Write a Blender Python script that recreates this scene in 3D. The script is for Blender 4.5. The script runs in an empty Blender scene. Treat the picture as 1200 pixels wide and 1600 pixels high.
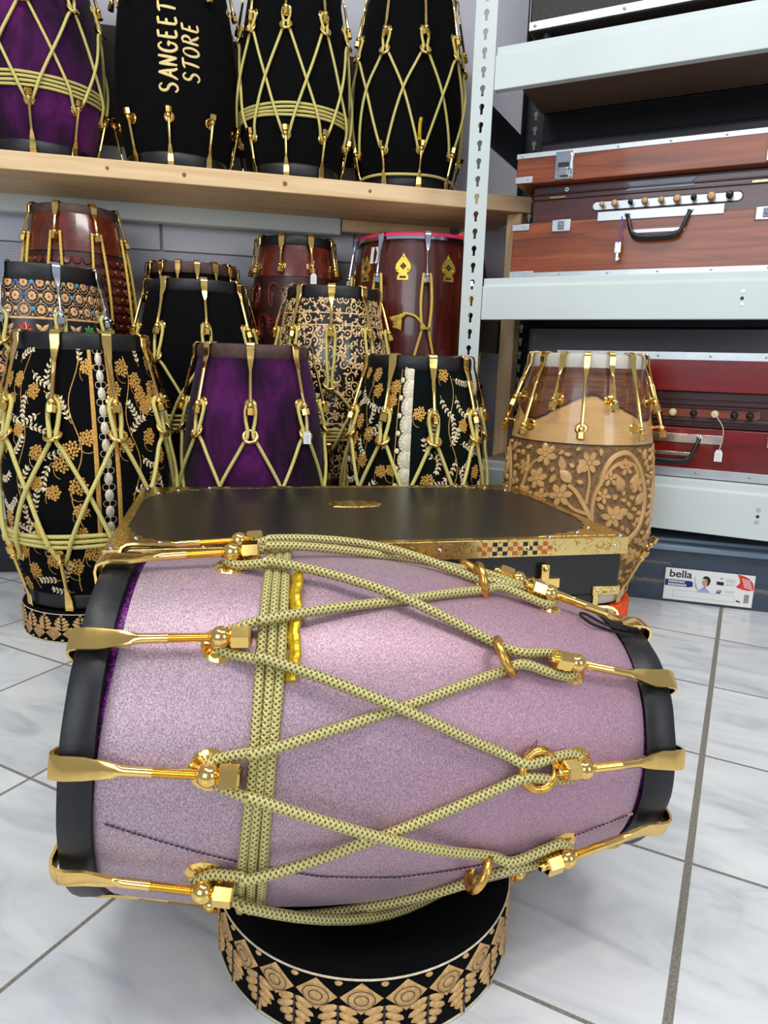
import bpy, math, random
from math import sin, cos, pi, radians, atan2, hypot, sqrt
from mathutils import Vector, Matrix

SC = bpy.context.scene
COL = SC.collection
rnd = random.Random(7)

# ------------------------------------------------------------------ camera
H = 0.5                                   # eye height above the tiles
PITCH, ROLL, FPX = radians(11.81), radians(1.79), 1089.0
cd = bpy.data.cameras.new('camera')
cd.sensor_fit = 'HORIZONTAL'; cd.sensor_width = 36.0; cd.lens = 36.0 * FPX / 1200.0
cd.clip_start = 0.01; cd.clip_end = 50
cam = bpy.data.objects.new('camera', cd); COL.objects.link(cam)
F = Vector((0, cos(PITCH), -sin(PITCH))); U = Vector((0, sin(PITCH), cos(PITCH))); R = Vector((1, 0, 0))
R2 = R * cos(ROLL) + U * sin(ROLL); U2 = U * cos(ROLL) - R * sin(ROLL)
cam.matrix_world = Matrix(((R2.x, U2.x, -F.x, 0), (R2.y, U2.y, -F.y, 0), (R2.z, U2.z, -F.z, H), (0, 0, 0, 1)))
SC.camera = cam

# ------------------------------------------------------------------ light
SC.view_settings.view_transform = 'Standard'; SC.view_settings.look = 'None'
SC.view_settings.exposure = 0.0; SC.view_settings.gamma = 1.0; SC.view_settings.use_curve_mapping = False
w = bpy.data.worlds.new('world'); SC.world = w; w.use_nodes = True
w.node_tree.nodes['Background'].inputs[0].default_value = (0.80, 0.88, 1.0, 1)
w.node_tree.nodes['Background'].inputs[1].default_value = 0.42
def area(name, loc, target, sx, sy, power, col):
    l = bpy.data.lights.new(name, 'AREA'); l.shape = 'RECTANGLE'; l.size = sx; l.size_y = sy
    l.energy = power; l.color = col
    o = bpy.data.objects.new(name, l); COL.objects.link(o); o.location = loc
    o.rotation_euler = (Vector(target) - Vector(loc)).to_track_quat('-Z', 'Y').to_euler()
    return o
area('ceiling_light', (-0.55, 0.35, 2.25), (-0.2, 0.9, 0.3), 1.3, 0.22, 19, (1, 0.97, 0.92))
area('ceiling_light', (0.75, 0.15, 2.25), (0.3, 0.9, 0.3), 1.3, 0.22, 19, (1, 0.97, 0.92))
area('daylight_window', (-0.9, -1.5, 1.35), (0.1, 1.2, 0.5), 1.5, 1.3, 24, (0.90, 0.95, 1.0))
area('daylight_window', (1.7, -0.9, 1.1), (0.3, 1.4, 0.4), 0.7, 1.1, 11, (0.92, 0.96, 1.0))

# ------------------------------------------------------------------ materials
def srgb(r, g, b):
    f = lambda c: c / 12.92 if c <= .04045 else ((c + .055) / 1.055) ** 2.4
    return (f(r / 255), f(g / 255), f(b / 255), 1)
class NT:
    def __init__(s, name):
        s.m = bpy.data.materials.new(name); s.m.use_nodes = True
        s.t = s.m.node_tree; s.b = s.t.nodes['Principled BSDF']
        s.tc = None
    def n(s, typ, **k):
        x = s.t.nodes.new(typ)
        for a, v in k.items(): setattr(x, a, v)
        return x
    def co(s, out='Object', scale=(1, 1, 1), rot=(0, 0, 0)):
        tc = s.n('ShaderNodeTexCoord'); mp = s.n('ShaderNodeMapping')
        mp.inputs['Scale'].default_value = scale; mp.inputs['Rotation'].default_value = rot
        s.t.links.new(tc.outputs[out], mp.inputs['Vector']); return mp.outputs[0]
    def link(s, a, b): s.t.links.new(a, b)
    def math(s, op, a, b=None, c=None):
        x = s.n('ShaderNodeMath', operation=op)
        for i, v in enumerate((a, b, c)):
            if v is None: continue
            if isinstance(v, (int, float)): x.inputs[i].default_value = v
            else: s.link(v, x.inputs[i])
        return x.outputs[0]
    def noise(s, vec, scale, detail=3, rough=.5, dist=0):
        x = s.n('ShaderNodeTexNoise'); x.inputs['Scale'].default_value = scale
        x.inputs['Detail'].default_value = detail; x.inputs['Roughness'].default_value = rough
        x.inputs['Distortion'].default_value = dist
        s.link(vec, x.inputs['Vector']); return x.outputs['Fac']
    def ramp(s, fac, stops, interp='LINEAR'):
        x = s.n('ShaderNodeValToRGB'); e = x.color_ramp.elements; x.color_ramp.interpolation = interp
        while len(e) < len(stops): e.new(0.5)
        for i, (p, c) in enumerate(stops):
            e[i].position = p; e[i].color = c if len(c) == 4 else (*c, 1)
        s.link(fac, x.inputs[0]); return x.outputs[0]
    def mix(s, f, a, b):
        x = s.n('ShaderNodeMix', data_type='RGBA')
        for i, v in ((0, f), (6, a), (7, b)):
            if isinstance(v, (int, float, tuple)): x.inputs[i].default_value = v
            else: s.link(v, x.inputs[i])
        return x.outputs[2]
    def bump(s, h, strength=.3, dist=.001):
        x = s.n('ShaderNodeBump'); x.inputs['Strength'].default_value = strength; x.inputs['Distance'].default_value = dist
        s.link(h, x.inputs['Height']); s.link(x.outputs[0], s.b.inputs['Normal'])
    def set(s, **k):
        for a, v in k.items():
            i = s.b.inputs[a.replace('_', ' ')]
            if isinstance(v, (int, float, tuple)): i.default_value = v
            else: s.link(v, i)
        return s
def plain(name, col, rough=.5, metal=0., nscale=40, var=.12, bump=.0, bscale=200, coat=0., **k):
    t = NT(name); v = t.co(); c = col
    f = t.noise(v, nscale, 4)
    dark = tuple(x * (1 - var) for x in c[:3]) + (1,); lite = tuple(min(1, x * (1 + var)) for x in c[:3]) + (1,)
    t.set(Base_Color=t.ramp(f, [(.3, dark), (.7, lite)]), Roughness=rough, Metallic=metal, Coat_Weight=coat, Coat_Roughness=.08)
    if bump: t.bump(t.noise(v, bscale, 4), bump, .0008)
    for a, x in k.items(): t.set(**{a: x})
    return t.m
M = {}
M['gold'] = plain('polished_gold', srgb(242, 202, 118), .13, 1, 60, .06)
M['gold_old'] = plain('cast_gold_ring', srgb(216, 166, 84), .26, 1, 150, .40, .4, 420)
M['chrome'] = plain('chrome_plate', srgb(210, 215, 222), .12, 1, 50, .05)
M['alu'] = plain('brushed_aluminium', srgb(196, 202, 206), .34, .85, 30, .08, .05, 200)
M['steel_white'] = plain('white_enamel_steel', srgb(205, 215, 214), .42, 0, 8, .03, .04, 60)
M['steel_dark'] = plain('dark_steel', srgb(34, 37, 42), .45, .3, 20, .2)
M['steel_grey'] = plain('rear_steel', srgb(120, 126, 134), .4, .5, 20, .1)
M['black_leather'] = plain('black_leather', srgb(15, 15, 18), .44, 0, 60, .3, .5, 110)
M['brown_leather'] = plain('brown_leather', srgb(78, 55, 50), .6, 0, 60, .35, .5, 150)
M['goat_skin'] = plain('goat_skin', srgb(226, 216, 188), .6, 0, 30, .12, .3, 80)
M['white_skin'] = plain('white_skin', srgb(200, 196, 184), .6, 0, 30, .1, .2, 80)
M['velvet_black'] = plain('black_velvet', srgb(5, 5, 7), .98, 0, 30, .4, .1, 300, Specular_IOR_Level=.15)
M['velvet_green'] = plain('bottle_green_velvet', srgb(5, 14, 12), .98, 0, 14, .5, .1, 300, Specular_IOR_Level=.15)
M['black_matte'] = plain('black_laminate', srgb(30, 29, 28), .33, 0, 12, .2, .05, 400)
M['black_plastic'] = plain('black_plastic', srgb(18, 18, 20), .3, 0, 30, .2)
M['cream'] = plain('cream_thread', srgb(226, 212, 180), .6, 0, 200, .2)
M['tan_thread'] = plain('gold_thread', srgb(208, 165, 105), .5, .25, 300, .25, .4, 600)
M['amber_thread'] = plain('amber_thread', srgb(204, 156, 74), .45, .3, 300, .3, .4, 600)
M['silver_thread'] = plain('silver_thread', srgb(206, 196, 172), .4, .35, 300, .3, .4, 600)
M['white_paint'] = plain('white_board', srgb(222, 224, 232), .6, 0, 5, .03)
M['card'] = plain('white_card', srgb(232, 232, 230), .5, 0, 5, .02)
M['ink'] = plain('black_ink', srgb(28, 28, 34), .6)
M['blue_ink'] = plain('blue_ink', srgb(30, 34, 110), .5)
M['red_ink'] = plain('red_ink', srgb(222, 52, 38), .5)
M['grey_ink'] = plain('grey_ink', srgb(150, 152, 154), .5)
M['skin_ink'] = plain('skin_tone_ink', srgb(206, 150, 120), .5)
M['lightblue_ink'] = plain('light_blue_ink', srgb(140, 170, 215), .5)
M['ivory'] = plain('ivory_knob', srgb(226, 208, 160), .35)
M['wood_knob'] = plain('pale_wood_knob', srgb(200, 160, 112), .4)
M['orange'] = plain('orange_fabric', srgb(240, 84, 22), .8, 0, 100, .2, .5, 300)
M['orange_wood'] = plain('orange_stick_wood', srgb(205, 110, 35), .4, 0, 40, .2)
M['pink_cloth'] = plain('pink_binding', srgb(214, 42, 92), .5, 0, 40, .15)
M['tassel'] = plain('yellow_tassel', srgb(214, 178, 70), .7, 0, 200, .25, .5, 500)
M['gold_leaf'] = plain('gold_foil_tape', srgb(222, 184, 44), .3, .7, 160, .35, .9, 260)
M['tan_inlay'] = plain('tan_inlay', srgb(214, 168, 112), .35, .1, 120, .25)
M['blue_inlay'] = plain('blue_inlay', srgb(36, 66, 160), .35)
M['sky_inlay'] = plain('sky_inlay', srgb(60, 150, 200), .35)
M['red_inlay'] = plain('red_inlay', srgb(190, 34, 36), .35)
M['green_inlay'] = plain('green_inlay', srgb(60, 140, 60), .35)
M['navy_lacquer'] = plain('navy_lacquer', srgb(22, 18, 28), .3)
M['black_lacquer'] = plain('black_lacquer', srgb(16, 12, 12), .25, coat=.4)
M['gold_lacquer'] = plain('gold_leaf_lacquer', srgb(226, 190, 136), .28, .15, 90, .25, coat=.4)
M['glitter'] = None
def glitter():
    t = NT('purple_glitter'); v = t.co()
    vo = t.n('ShaderNodeTexVoronoi'); vo.inputs['Scale'].default_value = 900; t.link(v, vo.inputs['Vector'])
    t.set(Base_Color=t.ramp(vo.outputs['Color'], [(.4, srgb(28, 4, 34)), (.85, srgb(150, 26, 160))]), Metallic=.5, Roughness=.35); return t.m
M['glitter'] = glitter()
def fabric_pink():
    t = NT('shimmering_pink_fabric'); v = t.co()
    big = t.noise(v, 5, 2); fine = t.noise(v, 900, 2, .6); mid = t.noise(t.co(scale=(1, 1, 2.5)), 560, 2, .5, .6)
    sx = t.n('ShaderNodeSeparateXYZ'); t.link(v, sx.inputs[0])
    g = t.math('MULTIPLY_ADD', sx.outputs[2], 1.6, t.math('MULTIPLY', big, .35))
    base = t.ramp(g, [(.12, srgb(214, 196, 204)), (.72, srgb(212, 158, 178))])  # silver-lilac to pink along the drum: play of the lighting painted into the colour
    c = t.mix(t.math('MULTIPLY', t.ramp(t.math('ADD', t.math('MULTIPLY', fine, .5), t.math('MULTIPLY', mid, .5)), [(.42, (0, 0, 0)), (.6, (1, 1, 1))]), .75), tuple(x * .62 for x in srgb(180, 148, 166)[:3]) + (1,), base)
    t.set(Base_Color=c, Metallic=.4, Roughness=.40, Sheen_Weight=.15)
    t.bump(t.math('ADD', mid, t.math('MULTIPLY', fine, .5)), .45, .0006); return t.m
M['pink_fabric'] = fabric_pink()
def velvet_purple():
    t = NT('crushed_purple_velvet'); f = t.noise(t.co(scale=(1, 1, .5)), 11, 5, .6, .4)
    t.set(Base_Color=t.ramp(f, [(.38, srgb(20, 3, 24)), (.54, srgb(58, 8, 60)), (.74, srgb(98, 26, 98))]), Roughness=.85, Specular_IOR_Level=.2, Sheen_Weight=.06); return t.m
M['velvet_purple'] = velvet_purple()
def rope(name, a, b, k=520, metal=.25):
    t = NT(name); tc = t.n('ShaderNodeTexCoord'); s = t.n('ShaderNodeSeparateXYZ'); t.link(tc.outputs['UV'], s.inputs[0])
    u = t.math('MULTIPLY', s.outputs[0], 4 * 2 * pi); vv = t.math('MULTIPLY', s.outputs[1], k * 2)
    p = t.math('SINE', t.math('ADD', u, vv)); q = t.math('SINE', t.math('SUBTRACT', u, vv))
    h = t.math('MULTIPLY_ADD', t.math('MAXIMUM', p, q), .5, .5)
    fine = t.noise(t.co(), 1500, 2)
    hh = t.math('ADD', h, t.math('MULTIPLY', fine, .4))
    t.set(Base_Color=t.ramp(hh, [(.22, b), (.72, a), (1.0, tuple(min(1, x * 1.35) for x in a[:3]) + (1,))]), Metallic=metal, Roughness=.45)
    t.bump(h, .8, .0012); return t.m
M['rope'] = rope('braided_gold_cord', srgb(184, 174, 116), srgb(64, 56, 18), 800, .45)
M['rope_far'] = rope('braided_yellow_cord', srgb(214, 202, 122), srgb(124, 110, 44), 760, .15)
M['rope_twist'] = rope('twisted_yellow_cord', srgb(220, 186, 84), srgb(120, 86, 20), 300, .1)
def engraved(name, sc, rings, width, dark, dens=0.):
    t = NT(name); v = t.co()
    n = t.noise(v, sc, 1.5, .5, 1.2)
    f = t.math('ABSOLUTE', t.math('SUBTRACT', t.math('FRACT', t.math('MULTIPLY', n, rings)), .5))
    c = t.ramp(f, [(0, dark), (width, srgb(214, 172, 90)), (width + .08, srgb(238, 208, 136))])
    t.set(Base_Color=c, Metallic=1., Roughness=.2); t.bump(t.math('MINIMUM', f, width + .05), .5, .002); return t.m
M['engraved'] = engraved('engraved_brass_sheet', 55, 5., .035, srgb(120, 86, 30))
M['fretwork'] = engraved('fretwork_brass_sheet', 85, 7., .12, srgb(40, 26, 8))
def wood(name, a, b, c, sc=(30, 30, 2.2), rough=.3, coat=.5, dist=3.):
    t = NT(name); v = t.co(scale=sc)
    f = t.noise(v, 1.3, 6, .6, dist * .3)
    t.set(Base_Color=t.ramp(f, [(.25, a), (.5, b), (.75, c)]), Roughness=rough, Coat_Weight=coat, Coat_Roughness=.06)
    t.bump(f, .08, .001); return t.m
M['rosewood'] = wood('red_brown_rosewood', srgb(78, 30, 10), srgb(134, 62, 26), srgb(166, 90, 46), (2.5, 20, 34), .3, .3)
M['dark_mahogany'] = wood('dark_mahogany', srgb(40, 8, 10), srgb(66, 16, 18), srgb(84, 26, 26), (3, 20, 30))
M['red_wood'] = wood('lacquered_red_wood', srgb(72, 0, 5), srgb(108, 2, 9), srgb(126, 10, 14), (2.5, 14, 26), .2)
M['dhol_wood'] = wood('dark_red_dhol_wood', srgb(42, 8, 6), srgb(82, 24, 16), srgb(104, 38, 24), (24, 24, 2))
M['pine'] = wood('pale_pine', srgb(206, 168, 118), srgb(226, 192, 146), srgb(238, 210, 168), (2.2, 26, 26), .6, 0)
M['pine_v'] = wood('pale_pine_upright', srgb(186, 150, 104), srgb(208, 176, 132), srgb(226, 198, 158), (26, 26, 2.2), .6, 0)
M['chipboard'] = plain('brown_chipboard', srgb(128, 106, 86), .8, 0, 300, .2)
M['darkboard'] = plain('dark_weathered_board', srgb(62, 54, 48), .8, 0, 12, .4)
M['carve_red'] = plain('glossy_carved_red_wood', srgb(92, 30, 18), .22, 0, 30, .5, .3, 60, coat=.6)
M['carve_red_ground'] = plain('dark_carved_ground', srgb(50, 14, 10), .4, 0, 30, .4, .6, 80)
M['relief_wood'] = plain('honey_carved_relief', srgb(194, 150, 92), .34, 0, 25, .14, .15, 120, coat=.25)
M['relief_ground'] = plain('stippled_carved_ground', srgb(120, 88, 50), .6, 0, 160, .45, .9, 330)
def sheesham():
    t = NT('two_tone_sheesham'); v = t.co()
    s = t.n('ShaderNodeSeparateXYZ'); t.link(v, s.inputs[0])
    at = t.math('ARCTAN2', s.outputs[0], t.math('MULTIPLY', s.outputs[1], -1.0))
    wv = t.math('MULTIPLY', t.math('COSINE', t.math('MULTIPLY', t.math('ADD', at, .17), 3.4)), .022)
    nz = t.math('MULTIPLY', t.math('SUBTRACT', t.noise(v, 14, 4), .5), .03)
    e = t.math('SUBTRACT', s.outputs[2], t.math('ADD', t.math('ADD', wv, nz), .374))
    gr = t.noise(t.co(scale=(6, 6, 50)), 1.4, 4, .6, 1.5)
    grm = t.ramp(gr, [(.3, srgb(60, 30, 16)), (.55, srgb(112, 66, 36)), (.8, srgb(140, 88, 50))])
    mask = t.ramp(t.math('MULTIPLY_ADD', e, 40., .5), [(.30, (0, 0, 0)), (.5, (1, 1, 1))])
    edge = t.ramp(t.math('ABSOLUTE', t.math('MULTIPLY', e, 40.)), [(.0, (1, 1, 1)), (.16, (0, 0, 0))])
    c = t.mix(mask, t.mix(gr, srgb(186, 140, 82), srgb(214, 172, 112)), grm)
    t.set(Base_Color=t.mix(edge, c, srgb(34, 16, 8)), Roughness=.3, Coat_Weight=.5, Coat_Roughness=.08); return t.m
M['sheesham'] = sheesham()
def tiles():
    t = NT('marbled_white_tile'); v = t.co(); s = t.n('ShaderNodeSeparateXYZ'); t.link(v, s.inputs[0])
    S = .47835 * .5
    def dist(o, off):
        a = t.math('SUBTRACT', t.math('DIVIDE', o, S), off - 100)
        fr = t.math('FRACT', a); return t.math('MULTIPLY', t.math('SUBTRACT', .5, t.math('ABSOLUTE', t.math('SUBTRACT', fr, .5))), S), t.math('FLOOR', a)
    du, iu = dist(s.outputs[0], .0119); dv, iv = dist(s.outputs[1], 3.0233)
    main = t.math('MULTIPLY', t.math('COMPARE', s.outputs[0], .0119 * S, .01), .0018)
    g = t.math('MINIMUM', t.math('SUBTRACT', du, main), dv)
    m = t.ramp(t.math('MULTIPLY', g, 100.), [(.17, (1, 1, 1)), (.23, (0, 0, 0))])
    cmb = t.n('ShaderNodeCombineXYZ'); t.link(t.math('MULTIPLY', iu, 3.7), cmb.inputs[0]); t.link(t.math('MULTIPLY', iv, 5.3), cmb.inputs[1])
    va = t.n('ShaderNodeVectorMath', operation='ADD'); t.link(t.co(scale=(3.2, 10, 1), rot=(0, 0, .55)), va.inputs[0]); t.link(cmb.outputs[0], va.inputs[1])
    vn = t.noise(va.outputs[0], 1.6, 5, .55, 1.2)
    col = t.ramp(vn, [(.3, srgb(186, 190, 196)), (.48, srgb(214, 217, 220)), (.7, srgb(226, 228, 228))])
    gn = t.noise(v, 400, 3)
    gc = t.ramp(gn, [(.3, srgb(104, 100, 92)), (.7, srgb(146, 142, 130))])
    t.set(Base_Color=t.mix(m, col, gc), Roughness=t.math('MULTIPLY_ADD', m, .5, .22)); t.bump(t.math('SUBTRACT', 1., m), .5, .0015); return t.m
M['tiles'] = tiles()
def wallsheet():
    t = NT('fine_mesh_wall_sheet'); v = t.co(); s = t.n('ShaderNodeSeparateXYZ'); t.link(v, s.inputs[0])
    a = t.math('SINE', t.math('MULTIPLY', s.outputs[0], 900.)); b = t.math('SINE', t.math('MULTIPLY', s.outputs[2], 900.))
    h = t.math('MAXIMUM', a, b)
    t.set(Base_Color=t.ramp(h, [(.2, srgb(190, 190, 204)), (.9, srgb(212, 212, 224))]), Roughness=.6); t.bump(h, .3, .0008); return t.m
M['wall_sheet'] = wallsheet()
M['wall'] = plain('lavender_grey_wall', srgb(196, 196, 206), .8, 0, 3, .05, .1, 60)
def clearplastic():
    t = NT('clear_grey_plastic'); v = t.co()
    t.set(Base_Color=t.ramp(t.noise(v, 4, 2), [(.3, srgb(190, 205, 222)), (.7, srgb(205, 215, 230))]), Roughness=.03, Transmission_Weight=.92, IOR=1.2); return t.m
M['clear'] = clearplastic()
M['lid_plastic'] = plain('smoky_plastic_lid', srgb(120, 138, 156), .25, 0, 4, .1)
M['denim'] = plain('dark_blue_grey_cloth', srgb(46, 58, 78), .9, 0, 25, .4, .4, 200)
M['grass_black'] = plain('black_cord', srgb(12, 12, 14), .8, 0, 200, .3, .5, 600)

# ------------------------------------------------------------------ mesh building
class MB:
    def __init__(s): s.v = []; s.f = []; s.mi = []; s.uv = {}
    def add(s, verts, faces, mi=0, uvs=None):
        o = len(s.v); s.v += [tuple(p) for p in verts]
        for i, f in enumerate(faces):
            if uvs: s.uv[len(s.f)] = uvs[i]
            s.f.append(tuple(o + k for k in f)); s.mi.append(mi)
    def box(s, x0, x1, y0, y1, z0, z1, mi=0):
        s.add([(x, y, z) for z in (z0, z1) for y in (y0, y1) for x in (x0, x1)],
              [(0, 2, 3, 1), (4, 5, 7, 6), (0, 1, 5, 4), (2, 6, 7, 3), (0, 4, 6, 2), (1, 3, 7, 5)], mi)
        return s
    def lathe(s, prof, n=48, mi=0, mat=None, caps=False):
        k = len(prof); vs = []
        for j in range(n):
            a = 2 * pi * j / n
            for r, z in prof:
                p = Vector((r * cos(a), r * sin(a), z)); vs.append(mat @ p if mat else p)
        fs = [(j * k + i, ((j + 1) % n) * k + i, ((j + 1) % n) * k + i + 1, j * k + i + 1) for j in range(n) for i in range(k - 1)]
        if caps: fs.append(tuple(j * k for j in range(n))[::-1]); fs.append(tuple(j * k + k - 1 for j in range(n)))
        s.add(vs, fs, mi); return s
    def tube(s, pts, rad, n=10, mi=0, closed=False, side=None):
        P = [Vector(p) for p in pts]; N = len(P)
        T = []
        for i in range(N):
            a = P[i - 1] if (i > 0 or closed) else P[0]; b = P[(i + 1) % N] if (i < N - 1 or closed) else P[-1]
            d = b - a; T.append(d.normalized() if d.length > 1e-9 else Vector((0, 0, 1)))
        if side is None:
            u = T[0].orthogonal().normalized()
        vs = []; L = 0; Ls = []
        for i in range(N):
            if i: L += (P[i] - P[i - 1]).length
            Ls.append(L)
            if side is not None: uu = Vector(side); ww = T[i].cross(uu).normalized()
            else:
                u = (u - T[i] * u.dot(T[i])).normalized(); uu = u; ww = T[i].cross(u)
            r = rad[i] if isinstance(rad, (list, tuple)) else rad
            a, b = r if isinstance(r, tuple) else (r, r)
            for j in range(n):
                t = 2 * pi * j / n
                if a > b * 2.2:   # strap: squarish section
                    cx = max(-1, min(1, 1.25 * cos(t))); sy = max(-1, min(1, 1.6 * sin(t)))
                else: cx, sy = cos(t), sin(t)
                vs.append(P[i] + uu * (a * cx) + ww * (b * sy))
        fs = []; uv = []
        for i in range(N if closed else N - 1):
            i2 = (i + 1) % N; l2 = Ls[i + 1] if i + 1 < N else L + (P[0] - P[-1]).length
            for j in range(n):
                j2 = (j + 1) % n
                fs.append((i * n + j, i * n + j2, i2 * n + j2, i2 * n + j))
                uv.append(((j / n, Ls[i]), ((j + 1) / n, Ls[i]), ((j + 1) / n, l2), (j / n, l2)))
        if not closed:
            fs.append(tuple(range(n))[::-1]); uv.append(tuple((0, 0) for _ in range(n)))
            fs.append(tuple((N - 1) * n + j for j in range(n))); uv.append(tuple((0, L) for _ in range(n)))
        s.add(vs, fs, mi, uv); return s
    def mesh(s, name, mats, smooth=35):
        me = bpy.data.meshes.new(name); me.from_pydata(s.v, [], s.f)
        for m in (mats if isinstance(mats, (list, tuple)) else [mats]): me.materials.append(m)
        me.polygons.foreach_set('material_index', s.mi)
        if s.uv:
            ul = me.uv_layers.new(name='UVMap')
            for p in me.polygons:
                q = s.uv.get(p.index)
                if q:
                    for li, c in zip(p.loop_indices, q): ul.data[li].uv = c
        me.update()
        if smooth:
            me.polygons.foreach_set('use_smooth', [True] * len(me.polygons))
            me.set_sharp_from_angle(angle=radians(smooth))
        return me
    def build(s, name, mats, parent=None, smooth=35, bevel=0):
        return link(name, s.mesh(name, mats, smooth), parent, bevel=bevel)
def link(name, me, parent=None, bevel=0, loc=None, rot=None):
    o = bpy.data.objects.new(name, me); COL.objects.link(o); o.parent = parent
    if loc: o.location = loc
    if rot: o.rotation_euler = rot
    if bevel:
        b = o.modifiers.new('bevel', 'BEVEL'); b.width = bevel; b.segments = 2; b.limit_method = 'ANGLE'
    return o
def tag(o, label, cat, group=None, kind=None):
    if label: o['label'] = label
    if cat: o['category'] = cat
    if group: o['group'] = group
    if kind: o['kind'] = kind
    return o
def empty(name, label, cat, loc=(0, 0, 0), rotz=0, group=None, mat=None):
    o = bpy.data.objects.new(name, None); COL.objects.link(o); o.empty_display_size = .05
    if mat: o.matrix_world = mat
    else: o.location = loc; o.rotation_euler = (0, 0, rotz)
    return tag(o, label, cat, group)
def struct(name, mb, m, **k):
    o = mb.build(name, m, **k); o['kind'] = 'structure'; return o
def catmull(pts, sub=6, closed=False):
    P = [Vector(p) for p in pts]; N = len(P); out = []
    for i in range(N if closed else N - 1):
        g = lambda k: P[k % N] if closed else P[max(0, min(N - 1, k))]
        a, b, c, d = g(i - 1), g(i), g(i + 1), g(i + 2)
        for j in range(sub):
            t = j / sub
            out.append(.5 * ((2 * b) + (c - a) * t + (2 * a - 5 * b + 4 * c - d) * t * t + (3 * b - a - 3 * c + d) * t ** 3))
    if not closed: out.append(P[-1])
    return out

class Pat(MB):
    """flat or raised motifs laid on a surface: f(a, z, h) -> point"""
    def __init__(s, f): super().__init__(); s.s = f
    def poly(s, pts, h=.0008, puff=.0006, mi=0):
        cx = sum(p[0] for p in pts) / len(pts); cz = sum(p[1] for p in pts) / len(pts); n = len(pts)
        vs = [s.s(cx, cz, h + puff)] + [s.s(cx + (x - cx) * .8, cz + (z - cz) * .8, h + puff * .8) for x, z in pts] + [s.s(x, z, .0 if h > .001 else h * .3) for x, z in pts]
        fs = [(0, 1 + i, 1 + (i + 1) % n) for i in range(n)] + [(1 + i, 1 + n + i, 1 + n + (i + 1) % n, 1 + (i + 1) % n) for i in range(n)]
        s.add(vs, fs, mi)
    def leaf(s, x, z, ang, L, W, h=.0008, puff=.0006, mi=0, n=5):
        c, d = cos(ang), sin(ang); L1 = []; L2 = []
        for i in range(n + 1):
            t = i / n; ww = W * .5 * sin(pi * t ** .8)
            L1.append((t * L, ww)); L2.append((t * L, -ww))
        pts = L1 + L2[-2:0:-1]
        s.poly([(x + a * c - b * d, z + a * d + b * c) for a, b in pts], h, puff, mi)
    def disc(s, x, z, r, h=.0008, puff=.0006, mi=0, n=8, e=1.):
        s.poly([(x + r * cos(2 * pi * i / n), z + r * e * sin(2 * pi * i / n)) for i in range(n)], h, puff, mi)
    def flower(s, x, z, r, k=5, rot=0, h=.0008, puff=.0006, mi=0, mc=None, fat=.7):
        for i in range(k):
            a = rot + 2 * pi * i / k; c, d = cos(a), sin(a); sa, sb = r * .46, r * fat * .38; cx, cz = x + c * r * .56, z + d * r * .56
            s.poly([(cx + sa * cos(t) * c - sb * sin(t) * d, cz + sa * cos(t) * d + sb * sin(t) * c) for t in [2 * pi * j / 8 for j in range(8)]], h, puff, mi)
        s.disc(x, z, r * .25, h + puff * 1.2, puff, mi if mc is None else mc, 6)
    def stroke(s, pts, w0, w1=None, h=.0008, mi=0, flat=False):
        w1 = w0 if w1 is None else w1; N = len(pts); vs = []
        for i, (x, z) in enumerate(pts):
            a = pts[max(0, i - 1)]; b = pts[min(N - 1, i + 1)]; dx, dz = b[0] - a[0], b[1] - a[1]; l = hypot(dx, dz) or 1
            nx, nz = -dz / l, dx / l; ww = (w0 + (w1 - w0) * i / (N - 1)) / 2
            lo = 0 if h > .001 else h * .3
            for k, hh in ((-1, lo), (-.6, h), (.6, h), (1, lo)): vs.append(s.s(x + nx * ww * k, z + nz * ww * k, hh))
        fs = [(i * 4 + j, i * 4 + j + 1, i * 4 + j + 5, i * 4 + j + 4) for i in range(N - 1) for j in range(3)]
        fs += [(0, 1, 2, 3)[::-1], tuple((N - 1) * 4 + j for j in range(4))]
        s.add(vs, fs, mi)
def arc(cx, cz, r, a0, a1, n=12, e=1.): return [(cx + r * cos(a0 + (a1 - a0) * i / n), cz + r * e * sin(a0 + (a1 - a0) * i / n)) for i in range(n + 1)]
def bez(p0, p1, p2, n=8): return [((1 - t) ** 2 * p0[0] + 2 * t * (1 - t) * p1[0] + t * t * p2[0], (1 - t) ** 2 * p0[1] + 2 * t * (1 - t) * p1[1] + t * t * p2[1]) for t in (i / n for i in range(n + 1))]

# ------------------------------------------------------------------ room
mb = MB(); mb.add([(-4, -3.5, 0), (4, -3.5, 0), (4, 5, 0), (-4, 5, 0)], [(0, 1, 2, 3)])
fl = struct('floor', mb, M['tiles'], smooth=0)
# rotate the tile grid: floor object turned by -27 degrees
fl.rotation_euler = (0, 0, radians(-27))
A13, A27 = radians(13), radians(-27)
# left wall (parallel to the wooden shelf) and right wall (parallel to the steel rack)
WL = Matrix.Translation((.19, 2.275, 0)) @ Matrix.Rotation(A13, 4, 'Z')
WR = Matrix.Translation((.19, 2.275, 0)) @ Matrix.Rotation(A27, 4, 'Z')
RK = Matrix.Translation((.195, 1.716, 0)) @ Matrix.Rotation(A27, 4, 'Z')     # right rack: x along, y deep
LS = Matrix.Translation((.179, 1.915, 0)) @ Matrix.Rotation(A13, 4, 'Z')     # left shelf: x along (to the left negative), y deep
o = struct('wall_left', MB().box(-3, 0.02, .0, .08, 0, 2.4), M['wall'], smooth=0); o.matrix_world = WL
o = struct('wall_right', MB().box(-.02, 2.6, .0, .08, 0, 2.4), M['wall'], smooth=0); o.matrix_world = WR
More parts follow.
